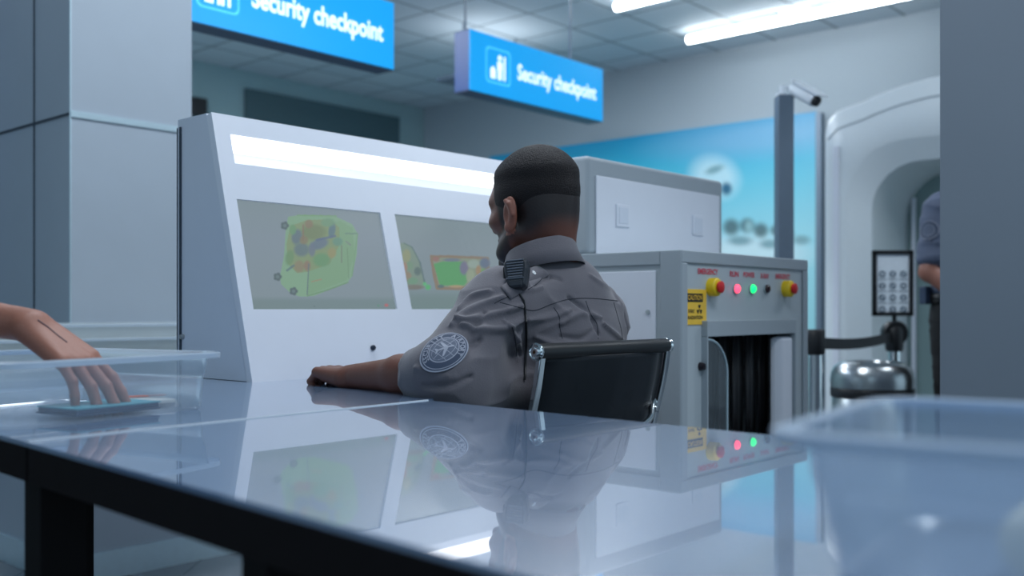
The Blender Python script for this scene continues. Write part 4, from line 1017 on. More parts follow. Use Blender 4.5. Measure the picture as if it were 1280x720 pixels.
# skin tone with beard shadow, brows and lips (colours of the skin itself)
def head_tone(P, C, R, sc, base, hairc, beard=True, fade=True):
    q = (P-C)@np.array(R).T/sc; f, l, u = q[:, 0], q[:, 1], q[:, 2]; al = np.abs(l)
    Cc = np.tile(lin(base), (len(P), 1)); near = (np.linalg.norm(q, axis=1) < .17)
    def mixin(w, col): w = (np.clip(w, 0, 1)*near)[:, None]; Cc[:] = Cc*(1-w)+lin(col)*w
    ss = lambda a, b, x: np.clip((x-a)/(b-a), 0, 1)**2*(3-2*np.clip((x-a)/(b-a), 0, 1))
    ear = (al > .0745) & (f > -.028) & (f < .02) & (u > -.065) & (u < .012)
    nz = np.sin(P[:, 0]*800)*np.sin(P[:, 1]*830)*np.sin(P[:, 2]*790)*.06
    if beard:
        w = ss(.022, .038, f)*ss(-.046, -.058, u-.0*f)*(1-ss(.105, .12, f)); w = np.maximum(w, ss(.008, .02, f)*(1-ss(.034, .046, f))*ss(.045, .052, al)*ss(.02, -.0, u)*.9)
        lips = (f > .085) & (al < .018) & (u > -.077) & (u < -.056)
        mus = ss(.066, .08, f)*ss(.030, .022, al)*ss(-.044, -.050, u)*.9
        mixin(np.maximum(w*.93, mus)*(~lips)+nz*w, hairc); mixin(lips*.7, (120, 66, 62))
        mixin(ss(.02, .04, f)*ss(-.07, -.08, u)*.5, hairc)
    if fade:
        line = -.080+.02*ss(-.02, -.09, f)       # where the hair ends towards the nape
        w = ss(line-.015, line+.03, u)*ss(.062, .036, f+.25*np.maximum(0, .03-u))*.96
        mixin(np.where(ear, 0, w)+nz*w, hairc)
    if beard: mixin(ear*.8, (142, 88, 72))
    brow = (f > .07) & (al > .014) & (al < .05) & (np.abs(u-.017-.05*(.03-al)) < .0045); mixin(brow*.85, hairc)
    eye = (f > .074) & (np.hypot(al-.031, (u+.003)*1.5) < .011); mixin(eye*.9, (215, 210, 205)); iris = (f > .07) & (np.hypot(al-.031, u+.003) < .0055); mixin(iris*1., (40, 26, 20))
    return Cc
vcol(me, head_tone(P_, HC, HR, HS, (106, 65, 53), (24, 19, 21)))
ob = link('body', me, off, M_skin_dark, True)
# hair: an offset of the skull that thins out into the fade
sh_ = SDF(); head_prims(sh_, HC, HR, HS, face=False); sh_.p = [p for p in sh_.p][:2]
D, lo = sh_.grid(HC-.15, HC+.16, .0024)
n_ = D.shape; gx, gy, gz = np.meshgrid(*[lo[a]+.0024*np.arange(n_[a]) for a in range(3)], indexing='ij')
q_ = [((gx-HC[0])*HR[j][0]+(gy-HC[1])*HR[j][1]+(gz-HC[2])*HR[j][2])/HS for j in range(3)]
ss = lambda a, b, x: np.clip((x-a)/(b-a), 0, 1)**2*(3-2*np.clip((x-a)/(b-a), 0, 1))
top = ss(.040, .075, q_[2]+.10*np.clip(q_[0], -.1, .0)*-1)          # the longer top
base_ = ss(-.075, -.020, q_[2]-.05*np.clip(-q_[0], 0, .1))*ss(.066, .044, q_[0]-.0)      # shaved sides and nape
front = ss(.098, .080, q_[0])
offm = -.006+.0068*base_*HS+.0070*top*front*HS
offm = np.where(q_[0] > .05, np.minimum(offm, -.004+.016*ss(.052, .068, q_[2])), offm)
P_, Q_ = nets(D-offm.astype('f'), lo, .0024)
qq = (P_-HC)@HR.T/HS
ns = np.array([noise.noise(Vector(p)*420) for p in P_])*.0011*ss(.03, .07, qq[:, 2]); P_ = P_+((P_-HC)/np.linalg.norm(P_-HC, axis=1)[:, None])*ns[:, None]
me = np_mesh('hair', P_, Q_)
tw = ss(-.06, .05, qq[:, 2])[:, None]; C_ = lin((24, 19, 21))*(1-tw)+lin((24, 20, 23))*tw; t2 = ss(.05, .075, qq[:, 2])[:, None]; C_ = C_*(1-t2)+lin((25, 23, 27))*t2
vcol(me, C_); link('hair', me, off, M_hair, True)

# shirt
s = SDF(); RR = [Fb, Lb, (0, 0, 1)]
s.ell(bf(.010, .004, .83), (.128, .186, .225), .05, '+', RR); s.ell(bf(.025, .01, .63), (.132, .185, .16), .05, '+', RR)
s.ell(bf(-.02, -.005, .89), (.100, .160, .12), .05, '+', RR)
s.cap(bf(.0, .135, .960), bf(0, -.135, .935), .070, .068, .06)
s.cap(bf(-.008, .02, 1.018), bf(-.012, -.025, 1.018), .072, .074, .05)
s.cap(bf(-.005, .05, 1.0), ShL, .060, .068, .05); s.cap(bf(-.005, -.05, .995), ShR, .060, .066, .05)
s.cap(ShL, ElL, .072, .060, .045); s.cap(ShL*.35+ElL*.65-v3((-.02, -.01, .055)), ElL+v3((.015, .01, -.02)), .055, .052, .05); s.cap(ElL+v3((.05, .03, -.03)), bf(.02, .12, .80), .050, .08, .05); hem = ElL+(WrL-ElL)*.20; s.cap(ElL, hem, .060, .050, .03)
s.cap(ShR, ElR, .074, .058, .05)
ax = (WrL-ElL)/np.linalg.norm(WrL-ElL)
SHV = .0045; D, lo = s.grid((-.36, 1.72, .50), (.50, 2.62, 1.16), SHV)
X = [lo[a]+SHV*np.arange(D.shape[a]) for a in range(3)]
# straight cut at the cuff and an opening at the neck
dc = (X[0][:, None, None]-hem[0])*ax[0]+(X[1][None, :, None]-hem[1])*ax[1]+(X[2][None, None, :]-hem[2])*ax[2]
near = (X[0][:, None, None] < -.05)
D = np.where(near, np.maximum(D, dc-.012), D).astype('f')
P_, Q_ = nets(D, lo, SHV); me = np_mesh('shirt', P_, Q_)
bvh0 = BVHTree.FromPolygons([Vector(p) for p in P_], [tuple(q) for q in Q_])
def cast(px, py, bv=None, lift=0):
    r = ray(px, py); h = (bv or bvh0).ray_cast(CAM, r)
    return (h[0]-r*lift) if h[0] is not None else None
def cast_line(pts, bv=None, lift=0, n=10):
    P2 = smooth_path([(x, y, 0) for x, y in pts], n); out_ = [cast(p.x, p.y, bv, lift) for p in P2]; return [p for p in out_ if p is not None]
FOLDS = [  # drapery read off the sleeve and back: (points, width, height)
    ([(628, 372), (603, 381), (580, 393), (565, 408)], .010, .006), ([(652, 382), (620, 392), (590, 400), (572, 402)], .009, .007),
    ([(655, 398), (628, 410), (600, 412), (578, 408)], .010, .008), ([(612, 365), (590, 372), (574, 388)], .008, .005),
    ([(650, 412), (640, 430), (645, 450)], .009, .005), ([(628, 403), (643, 420), (650, 440)], .007, .006),
    ([(600, 425), (580, 440), (572, 465)], .014, -.008), ([(560, 470), (540, 462), (520, 460)], .010, .006), ([(590, 470), (560, 482), (530, 482)], .010, -.006),
    ([(700, 405), (725, 392), (750, 398)], .010, .005), ([(660, 400), (690, 396), (712, 388)], .009, .005), ([(710, 372), (735, 392), (748, 418)], .008, -.005),
    ([(752, 405), (770, 420), (780, 430)], .008, .006), ([(700, 420), (726, 424), (742, 412)], .008, -.004), ([(668, 420), (690, 430), (720, 436)], .009, .005),
    ([(632, 352), (655, 362), (676, 360)], .008, .004), ([(660, 350), (680, 345), (700, 350)], .010, -.003), ([(737, 345), (760, 362), (775, 380)], .010, .003),
    ([(666, 360), (678, 352), (690, 346)], .005, -.004), ([(606, 392), (592, 412), (588, 430)], .010, -.006), ([(780, 392), (783, 410), (782, 430)], .008, -.005)]
lines = []
for pts, w, a in FOLDS:
    pl = cast_line(pts)
    if len(pl) > 2: lines.append((pl[::3]+[pl[-1]], w*.85, a*1.45))
# yoke step: the cloth above the yoke seam lies a little higher
fold_disp(me, lines, .007, 7., cast(555, 437))
shirt = link('shirt', me, off, M_shirt, True)
co = np.empty(len(me.vertices)*3, 'f'); me.vertices.foreach_get('co', co); co = co.reshape(-1, 3)+np.array(world_loc(off))
bvs = BVHTree.FromPolygons([Vector(p) for p in co], [tuple(p.vertices) for p in me.polygons])
q = MB()
for pts in ([(625, 378), (648, 384), (668, 388), (690, 380), (712, 374), (740, 373), (772, 376)], [(692, 384), (699, 396), (700, 410), (703, 424)], [(732, 376), (738, 392), (746, 405), (748, 424)],
            [(767, 378), (772, 396), (776, 410), (778, 424)], [(618, 379), (632, 372), (646, 369)], [(660, 362), (672, 354), (680, 345)], [(640, 408), (644, 424), (646, 445)]):
    pl = cast_line(pts, bvs, -.0003)
    if len(pl) > 2: q.tube(pl, .0011, n=6)
q.build('seam_line', M_seamline, shirt, smooth=True)
# cuff hem
q = MB(); u1 = np.cross(ax, (0, 0, 1)); u1 /= np.linalg.norm(u1); u2 = np.cross(ax, u1)
# collar: folded band round the neck
cc0 = v3(at(676, 300, 2.245)); tilt = V(0, 0, 1)+Vector(HR[0])*.10; tilt.normalize()
fw = (Vector(Fb)-tilt*Vector(Fb).dot(tilt)).normalized(); lf = tilt.cross(fw)
def collar_pt(th, r, h, drop=0):
    f, l = math.cos(th), math.sin(th); rx = r*(1.05 if f > 0 else 1.0)
    return Vector(cc0)+fw*f*rx+lf*l*r*1.02+tilt*(h)-Vector((0, 0, drop*(f*.5+.5)))
q = MB(); n = 60; prof = [(.068, -.07, 0), (.068, -.03, 0), (.0695, -.006, 0), (.0725, -.002, 0), (.0755, -.007, 0), (.082, -.030, .3), (.094, -.060, 1)]
vs = []
for k in range(n+1):
    th = math.radians(14)+(2*math.pi-math.radians(28))*k/n
    for r, h, e in prof:
        vs.append(collar_pt(th, r, h-e*.012*max(0, math.cos(th)), .030))
m_ = len(prof); q.add(vs, [(k*m_+j, k*m_+j+1, (k+1)*m_+j+1, (k+1)*m_+j) for k in range(n) for j in range(m_-1)])
o = q.build('collar', M_shirt, shirt, smooth=True); md = o.modifiers.new('t', 'SOLIDIFY'); md.thickness = .002; md.offset = 1
# shoulder strap with its button
def on_shirt(px, py, lift=.0): return cast(px, py, bvs, lift)
sp = cast_line([(632, 366), (648, 356), (664, 346), (680, 337)], bvs, .0025, 6)
q = MB(); 
if len(sp) > 3:
    vs = []
    for i, p in enumerate(sp):
        t = (sp[min(i+1, len(sp)-1)]-sp[max(i-1, 0)]).normalized(); loc, nn, *_ = bvs.find_nearest(p); w = t.cross(nn).normalized()*.017
        vs += [loc+nn*.0022+w, loc+nn*.0032, loc+nn*.0022-w]
    q.add(vs, [(3*i+j, 3*i+j+1, 3*i+j+4, 3*i+j+3) for i in range(len(sp)-1) for j in (0, 1)]); o = q.build('shoulder_strap', M_shirt, shirt, smooth=True); md = o.modifiers.new('t', 'SOLIDIFY'); md.thickness = .0015
p = on_shirt(666, 342)
loc, nn, *_ = bvs.find_nearest(p); q = MB(); q.lathe([(.0055, .002), (.0055, .0045), (.0045, .005), (.002, .0042)], loc, nn, 16); o = q.build('button', mat('pearly button', srgb(190, 195, 200), .2), shirt, smooth=True)

# sleeve patch
def make_patch(px, py, size, bv, parent, up_hint, offs=.0012, letters=True, asp=1.0):
    c = cast(px, py, bv); loc, nn, *_ = bv.find_nearest(c)
    # averaged normal of the area
    nn = sum((bv.find_nearest(loc+Vector((dx, dy, dz))*size*.35)[1] for dx in (-1, 1) for dy in (-1, 1) for dz in (-1, 1)), Vector()).normalized()
    y = (Vector(up_hint)-nn*Vector(up_hint).dot(nn)).normalized(); x = y.cross(nn).normalized()/asp; y = y*asp; R_ = size/2
    def onto(a, b_, lift):
        return loc+x*a*R_+y*b_*R_+nn*(float(Q2(np.array(a), np.array(b_))@cf)+lift0+lift)
    smp = []
    for i in range(9):
        for j in range(9):
            a, b_ = -1+i/4, -1+j/4
            if a*a+b_*b_ > 1.05: continue
            h = bv.ray_cast(loc+x*a*R_+y*b_*R_+nn*.03, -nn, .055)
            if h[0] is not None: smp.append((a, b_, (h[0]-loc).dot(nn)))
    smp = np.array(smp); Q2 = lambda a, b_: np.stack([np.ones_like(a), a, b_, a*a, a*b_, b_*b_], -1)
    cf = np.linalg.lstsq(Q2(smp[:, 0], smp[:, 1]), smp[:, 2], rcond=None)[0]
    rs = smp[:, 2]-Q2(smp[:, 0], smp[:, 1])@cf; kp = np.abs(rs) < .006; cf = np.linalg.lstsq(Q2(smp[kp, 0], smp[kp, 1]), smp[kp, 2], rcond=None)[0]
    lift0 = float(np.clip(np.max((smp[kp, 2]-Q2(smp[kp, 0], smp[kp, 1])@cf)), 0, .003))
    def disc(r0, r1, lift, name, m, par, nr=6, n=40):
        q = MB(); vs = [];
        for i in range(nr+1):
            r = r0+(r1-r0)*i/nr
            for k in range(n): a = 2*math.pi*k/n; vs.append(onto(r*math.cos(a), r*math.sin(a), lift))
        fs = [(i*n+k, i*n+(k+1) % n, (i+1)*n+(k+1) % n, (i+1)*n+k) for i in range(nr) for k in range(n)]
        if r0 < .02: fs.append(tuple(range(n)))
        q.add(vs, fs); return q.build(name, m, par, smooth=True)
    M_pd = mat('navy patch cloth', srgb(58, 70, 92), .8); M_pl = mat('silver thread', srgb(146, 152, 168), .6)
    pt = disc(.01, 1.0, offs, 'sleeve_patch', M_pd, parent); pt['label'] = 'round navy and silver embroidered patch'
    disc(.95, 1.0, offs+.0006, 'patch_rim', M_pl, pt, 1); disc(.87, .90, offs+.0005, 'patch_ring', M_pl, pt, 1); disc(.60, .64, offs+.0005, 'patch_ring', M_pl, pt, 1)
    disc(.01, .60, offs+.0003, 'globe', mat('grey blue thread', srgb(84, 94, 114), .7), pt)
    if letters:
        q = MB()
        for word, mid, sgn in (('AIRPORT', 62, 1), ('SECURITY', 200, 1)):
            step = 13.5
            for i, ch in enumerate(word):
                a = math.radians(mid-sgn*(i-(len(word)-1)/2)*step*1.1); vs, fs = text_geo(ch, .27, bold=.008)
                if not vs: continue
                w = sum(v.x for v in vs)/len(vs)
                ca, sa = math.cos(a), math.sin(a); out_ = []
                for v in vs:
                    tx, ty = v.x-w, .665+v.y
                    out_.append(onto(ca*ty+sa*tx, sa*ty-ca*tx, offs+.0010))
                q.add(out_, fs)
        q.build('lettering', M_pl, pt)
        q = MB()
        for k in (-.35, 0, .35):                       # globe lines
            vs = []
            for i in range(17):
                t = -1+2*i/16; yy = .56*t; xx = k*math.sqrt(max(0, 1-t*t))*1.2; vs += [onto(xx-.012, yy, offs+.0007), onto(xx+.012, yy, offs+.0007)]
            q.add(vs, [(2*i, 2*i+1, 2*i+3, 2*i+2) for i in range(16)])
            vs = []
            w_ = math.sqrt(.36-(k*.9)**2)
            for i in range(13): xx = -w_+2*w_*i/12; vs += [onto(xx, k*.9-.012, offs+.0007), onto(xx, k*.9+.012, offs+.0007)]
            q.add(vs, [(2*i, 2*i+1, 2*i+3, 2*i+2) for i in range(12)])
        pl = [(0, .5), (.05, .42), (.05, .2), (.42, -.04), (.42, -.12), (.05, .0), (.04, -.24), (.16, -.36), (.16, -.42), (0, -.36), (-.16, -.42), (-.16, -.36), (-.04, -.24), (-.05, .0), (-.42, -.12), (-.42, -.04), (-.05, .2), (-.05, .42)]
        ca, sa = math.cos(-.6), math.sin(-.6); q.add([onto((x_*ca-y_*sa)*.9, (x_*sa+y_*ca)*.9, offs+.0012) for x_, y_ in pl], [tuple(range(len(pl)))])
        q.build('aeroplane_emblem', M_pl, pt)
    return pt
make_patch(555, 437, .094, bvs, shirt, (.55, .12, .85), asp=1.2)

# radio microphone clipped on the left shoulder
p = on_shirt(646, 350); loc, nn, *_ = bvs.find_nearest(p)
tocam = (CAM-p).normalized(); mz = (tocam*.9+V(-.25, 0, .28)).normalized(); my = (V(-.10, 0, 1)-mz*V(-.10, 0, 1).dot(mz)).normalized(); mx_ = my.cross(mz)
mc = at(646, 343, p.y-.012)
radio = empty('radio_microphone', mc, 'black shoulder radio microphone with a cord, clipped to the left shoulder of the seated officer', 'radio')
MM = frame(mc, mx_, my, mz)
def shell(w, z, k=1): return [(x*w*k, y*w*k, z) for x, y in ((-.75, -1.05), (-.45, -1.25), (.45, -1.25), (.75, -1.05), (1, .35), (.98, .95), (.75, 1.2), (-.75, 1.2), (-.98, .95), (-1, .35))]
w = .0265; q = MB(MM); rings = [shell(w, -.016, .85), shell(w, -.012), shell(w, .004), shell(w, .011, .90), shell(w, .013, .8)]; n = 10
q.add([p_ for r_ in rings for p_ in r_], [(i*n+k, i*n+(k+1) % n, (i+1)*n+(k+1) % n, (i+1)*n+k) for i in range(4) for k in range(n)]+[tuple(range(n))[::-1], tuple(range(4*n, 5*n))])
M_radio = mat('black radio plastic', srgb(38, 42, 50), .38, bump=.05, scale=200)
q.build('casing', M_radio, radio, bevel=.0015)
q = MB(MM)
for k in range(7): y = .026-.0058*k; ww = .0185-.0006*k; q.box((-ww, y-.0014, .012), (ww, y+.0014, .0158))
q.box((-.020, -.0135, .012), (.018, -.0108, .0155)); q.build('speaker_grille', mat('grey radio plastic', srgb(84, 92, 104), .35), radio, bevel=.0005)
q = MB(MM); q.box((-.013, -.028, .012), (.013, -.016, .0145)); q.build('talk_plate', M_radio, radio, bevel=.002)
q = MB(MM); q.box((-.028, -.012, -.008), (-.0235, .018, .006)); q.build('talk_key', M_black, radio, bevel=.002)
q = MB(MM); q.box((-.009, -.02, -.026), (.009, .02, -.016)); q.build('clip', M_black, radio, bevel=.002)
cl = cast_line([(655, 376), (657, 392), (658, 410), (658, 430), (657, 450), (656, 475)], bvs, .004, 6)
q = MB(); q.tube([mc-my*.030]+[mc-my*.036-mz*.003]+cl, .0023, n=8); q.build('cord', M_black, radio, smooth=True)

# trousers, belt, shoes
s = SDF()
for sg in (1, -1):
    hip, kn, an = bf(.02, .085*sg, .53), bf(.42, .10*sg, .505), bf(.38, .10*sg, .12)
    s.cap(hip, kn, .092, .070, .03); s.cap(kn, an, .068, .058, .02)
s.ell(bf(.01, 0, .555), (.15, .185, .10), .03, '+', RR)
P_, Q_ = surface(s, [((-.6, 1.95, .02), (.6, 2.95, .70), .009)]); me = np_mesh('trousers', P_, Q_); fold_disp(me, [], .004, 9); link('trousers', me, off, M_trousers, True)
def shoe(par, an, fdir, m=M_shoe):
    f = Vector(fdir).normalized(); l = Vector((-f.y, f.x, 0)); s = SDF(); a = Vector((an[0], an[1], 0))
    c = lambda x, y, z: v3(a+f*x+l*y+Vector((0, 0, z)))
    s.ell(c(-.02, 0, .045), (.05, .040, .045), .02, '+', [f, l, (0, 0, 1)]); s.ell(c(.10, 0, .035), (.10, .046, .036), .03, '+', [f, l, (0, 0, 1)]); s.cap(c(-.01, 0, .05), c(-.01, 0, .11), .042, .045, .02)
    P_, Q_ = surface(s, [(c(0, 0, 0)-.26, c(0, 0, 0)+.26, .006)]); P_[:, 2] = np.maximum(P_[:, 2], .003)
    link('shoe', np_mesh('shoe', P_, Q_), par, m, True)
for sg in (1, -1): shoe(off, bf(.38, .10*sg, 0), Fb)

# =============================== his chair
CH_ = empty('office_chair', O_-Fb*.05, 'black mesh office chair with polished frame behind the seated officer', 'chair')
k1 = at(671, 440, 1.97); k2 = at(834, 431, 2.335); k2.z = k1.z
ca = (k2-k1).normalized(); cb = V(-ca.y, ca.x, 0)                         # cb points the way the officer faces
MC = frame(k1, ca, cb, (0, 0, 1)); WC = (k2-k1).length
M_mesh = mix_mat('black chair mesh', (.5, .52, .55, 1), .22, .4, .4, .1, (.018, .022, .028, 1))
q = MB(MC); q.lathe([(.0145, .004), (.0165, .008), (.0165, WC-.008), (.0145, WC-.002)], (0, 0, 0), (1, 0, 0), 24); q.build('top_roll', M_black, CH_, smooth=True)
for x0, sgn in ((0, -1), (WC, 1)):
    q = MB(MC); q.lathe([(.0165, -.004), (.0185, 0), (.0185, .004), (.0150, .006), (.0130, .0045), (.0095, .0045), (.0085, .008), (.005, .0085)] if True else [], (x0-(.0 if sgn < 0 else .004), 0, 0), (sgn, 0, 0), 24)
    o = q.build('end_cap', M_chrome, CH_, smooth=True)
    q = MB(MC); q.lathe([(.004, .007), (.004, .0092)], (x0, 0, 0), (sgn, 0, 0), 6); q.build('cap_screw', mat('dark bronze screw', srgb(90, 66, 52), .4, metal=.8), o)
bk_prof = [(.0, -.012), (.012, -.08), (.035, -.17), (.052, -.25), (.050, -.31), (.07, -.37), (.12, -.405), (.24, -.415), (.40, -.41), (.46, -.40), (.475, -.42)]
bp = smooth_path([(0, y, z) for y, z in bk_prof], 6)
q = MB(MC)
nb_ = 9; vs = []
for p in bp:
    for j in range(nb_):
        t = j/(nb_-1); x = .022+(WC-.044)*t; sag = .022*math.sin(math.pi*t)*(1 if p.z > -.38 else 0)
        vs.append((x, p.y-sag*.6*(1-(p.z+.2)**2*4 if p.z > -.4 else 0), p.z-(.02*math.sin(math.pi*t) if p.z < -.39 else 0)))
q.add(vs, [(i*nb_+j, i*nb_+j+1, (i+1)*nb_+j+1, (i+1)*nb_+j) for i in range(len(bp)-1) for j in range(nb_-1)])
o = q.build('mesh_sling', M_mesh, CH_, smooth=True); md = o.modifiers.new('t', 'SOLIDIFY'); md.thickness = .003
for x in (.008, WC-.008):
    q = MB(MC); pts = [Vector((x, p.y-.004, p.z)) for p in bp]
    vs = []; 
    for i, p in enumerate(pts):
        t = (pts[min(i+1, len(pts)-1)]-pts[max(i-1, 0)]).normalized(); nrm = Vector((0, -t.z, t.y))
        for a_, b_ in ((-1, -1), (1, -1), (1, 1), (-1, 1)): vs.append(p+Vector((a_*.0085, 0, 0))+nrm*b_*.007)
    q.add(vs, [(4*i+k, 4*i+(k+1) % 4, 4*i+4+(k+1) % 4, 4*i+4+k) for i in range(len(pts)-1) for k in range(4)]); fr = q.build('side_rail', M_chrome, CH_, smooth=True, bevel=.0025)
q = MB(MC); q.tube(smooth_path([(.012, .036, -.145), (WC*.15, -.0, -.172), (WC*.4, -.03, -.180), (WC*.6, -.03, -.180), (WC*.85, .0, -.165), (WC-.012, .036, -.125)], 6), .0075, n=10); q.build('back_brace', M_chrome, CH_, smooth=True)
for x in (.012, WC-.012):
    q = MB(MC); q.lathe([(.011, -.012), (.011, .012)], (x, .034, -.135), (0, 1, 0), 14); q.lathe([(.008, -.01), (.008, .01)], (x, .03, -.15), (0, 1, 0), 12); q.build('brace_joint', M_chrome, CH_, smooth=True)
sc_ = Vector((WC/2, .26, 0))
q = MB(MC); q.tube([(WC*.02, .26, -.43), (WC*.25, .26, -.455), (WC*.75, .26, -.455), (WC*.98, .26, -.43)], .014, n=10); q.build('seat_spreader', M_chrome, CH_, smooth=True)
q = MB(MC); zf = -k1.z; q.lathe([(.028, -.46), (.028, -.60), (.018, -.60), (.018, zf+.12), (.04, zf+.11), (.04, zf+.07)], (WC/2, .26, 0), n=20); q.build('gas_column', M_chrome, CH_, smooth=True)
for k in range(5):
    a = math.radians(72*k+20); dx, dy = math.cos(a), math.sin(a); q = MB(MC); q.tube([(WC/2+dx*.03, .26+dy*.03, zf+.09), (WC/2+dx*.15, .26+dy*.15, zf+.085), (WC/2+dx*.28, .26+dy*.28, zf+.065)], .014, n=8, rf=lambda t: .017-.006*t); lg_ = q.build('base_leg', M_chrome, CH_, smooth=True)
    q = MB(MC); q.lathe([(.022, -.012), (.025, -.006), (.025, .006), (.022, .012)], (WC/2+dx*.28, .26+dy*.28, zf+.027), (-dy, dx, 0), 16); q.build('caster', M_black, lg_, smooth=True)
# =============================== person generator for the two standing figures
def standing(name, label, C, fdir, hs, skin, shirtm, trm, arms, box, fine, hairc=(34, 28, 26), lean=0, torso=1.0):
    """C: point on the floor between the feet, hs: body height; arms: {side: (elbow, wrist, hand dir, palm normal, thumb side, curls)}"""
    f = Vector(fdir).normalized(); l = Vector((-f.y, f.x, 0)); C = Vector(C)
    W = lambda a, b_, z: v3(C+f*(a+lean*max(0, z-.9*hs/1.75))+l*b_+Vector((0, 0, z)))
    k = hs/1.75; R_ = [f, l, (0, 0, 1)]
    r = empty(name, C, label, 'person')
    s = SDF(); hc = W(.03, 0, 1.63*k); HRm = rotm(f+V(0, 0, -.1)); head_prims(s, hc, HRm, 1.0)
    s.cap(hc+v3(-HRm[0]*.028-HRm[2]*.06), W(-.01, 0, 1.43*k), .056, .062, .03)
    s.ell(W(0, 0, 1.22*k), (.105, .155, .22), .05, '+', R_); s.ell(W(0, 0, .98*k), (.10, .15, .13), .05, '+', R_)
    s.cap(W(0, .13, 1.40*k), W(0, -.13, 1.40*k), .05, .05, .05)
    shirt_ = SDF(); shirt_.ell(W(0, 0, 1.22*k), (.132, .182, .25), .05, '+', R_); shirt_.ell(W(0, 0, 1.02*k), (.128, .172, .13), .05, '+', R_)
    shirt_.cap(W(0, .13, 1.40*k), W(0, -.13, 1.40*k), .066, .066, .05); shirt_.cap(W(-.01, 0, 1.43*k), W(-.01, 0, 1.47*k), .068, .064, .03)
    hands = []
    for sg, (E, Wr, hd, pn, ts, cu, *ex) in arms.items():
        S = W(0, .175*sg, 1.385*k); E, Wr = v3(E), v3(Wr)
        s.cap(S, E, .046, .038, .03); m_ = E*.6+Wr*.4; s.cap(E, m_, .040, .038, .02); s.cap(m_, Wr, .037, .026, .02)
        hand_prims(s, Wr, hd, pn, ts, curls=cu, splay=(ex[0] if ex else .1), sc=(ex[1] if ex else 1.0), thumb=((1, .35, .05) if ex else (.55, .75, .35))); shirt_.cap(S, S*.25+E*.75, .064, .058, .04)
    for sg in (1, -1): s.cap(W(0, .09*sg, .92*k), W(.02, .10*sg, .50*k), .078, .054, .03); s.cap(W(.02, .10*sg, .50*k), W(-.01, .10*sg, .09), .054, .036, .02)
    bx = [((C.x-box, C.y-box, .02), (C.x+box, C.y+box, hs+.08), .010)]+fine
    P_, Q_ = surface(s, bx); me = np_mesh('body', P_, Q_); vcol(me, head_tone(P_, hc, HRm, 1.0, skin, hairc, beard=False, fade=False)); link('body', me, r, M_skin, True)
    hr = SDF(); head_prims(hr, hc, HRm, 1.0, face=False); hr.p = hr.p[:2]; h_ = .004
    D, lo = hr.grid(hc-.14, hc+.15, h_); g = np.meshgrid(*[lo[a]+h_*np.arange(D.shape[a]) for a in range(3)], indexing='ij')
    qf = sum((g[a]-hc[a])*HRm[0][a] for a in range(3)); qu = sum((g[a]-hc[a])*HRm[2][a] for a in range(3))
    om = -.006+.017*ss(-.05, .0, qu)*ss(.06, .03, qf-.6*np.maximum(0, qu-.03)); P_, Q_ = nets((D-om).astype('f'), lo, h_); me = np_mesh('hair', P_, Q_); vcol(me, np.tile(lin(hairc), (len(P_), 1))); link('hair', me, r, M_hair, True)
    D, lo = shirt_.grid((C.x-box, C.y-box, .9*k), (C.x+box, C.y+box, 1.56*k), .007); P_, Q_ = nets(D, lo, .007); me = np_mesh('shirt', P_, Q_); fold_disp(me, [], .006, 9)
    so = link('shirt', me, r, shirtm, True)
    q = MB(); n = 40; vs = []
    cn = Vector(W(-.012, 0, 1.485*k))
    for j in range(n+1):
        th = .3+(2*math.pi-.6)*j/n
        for rr_, hz_ in ((.060, -.03), (.062, .012), (.066, .014), (.078, -.028)): vs.append(cn+f*math.cos(th)*rr_+l*math.sin(th)*rr_+Vector((0, 0, hz_-.02*max(0, math.cos(th)))))
    q.add(vs, [(a*4+b_, a*4+b_+1, a*4+b_+5, a*4+b_+4) for a in range(n) for b_ in range(3)]); q.build('collar', shirtm, so, smooth=True)
    t = SDF()
    for sg in (1, -1): t.cap(W(0, .088*sg, .90*k), W(.02, .10*sg, .50*k), .098, .076, .03); t.cap(W(.02, .10*sg, .50*k), W(-.01, .10*sg, .09), .074, .066, .02)
    t.ell(W(0, 0, .96*k), (.128, .172, .09), .03, '+', R_)
    P_, Q_ = surface(t, [((C.x-.4, C.y-.4, .02), (C.x+.4, C.y+.4, 1.1*k), .010)]); me = np_mesh('trousers', P_, Q_); fold_disp(me, [], .005, 9); link('trousers', me, r, trm, True)
    q = MB(); n = 40; vs = []
    for j in range(n):
        th = 2*math.pi*j/n
        for z_ in (-.02, .02): vs.append(Vector(W(math.cos(th)*.142, math.sin(th)*.186, 1.0*k+z_)))
    q.add(vs, [(2*j, 2*((j+1) % n), 2*((j+1) % n)+1, 2*j+1) for j in range(n)]); q.build('belt', M_belt, r, smooth=True).modifiers.new('t', 'SOLIDIFY').thickness = .006
    for sg in (1, -1): shoe(r, W(-.01, .10*sg, 0), f)
    me = so.data; co = np.empty(len(me.vertices)*3, 'f'); me.vertices.foreach_get('co', co); co = co.reshape(-1, 3)+np.array(world_loc(so.parent))
    return r, so, BVHTree.FromPolygons([Vector(p) for p in co], [tuple(p.vertices) for p in me.polygons]), W
M_shirt2 = mat('blue grey uniform cloth', srgb(92, 102, 124), .75, bump=.1, scale=300)
C2 = V(2.035, 4.42, 0); f2 = V(.35, -.94, 0).normalized(); l2 = V(-f2.y, f2.x, 0)
wp = lambda a, b_, z: C2+f2*a+l2*b_+V(0, 0, z)
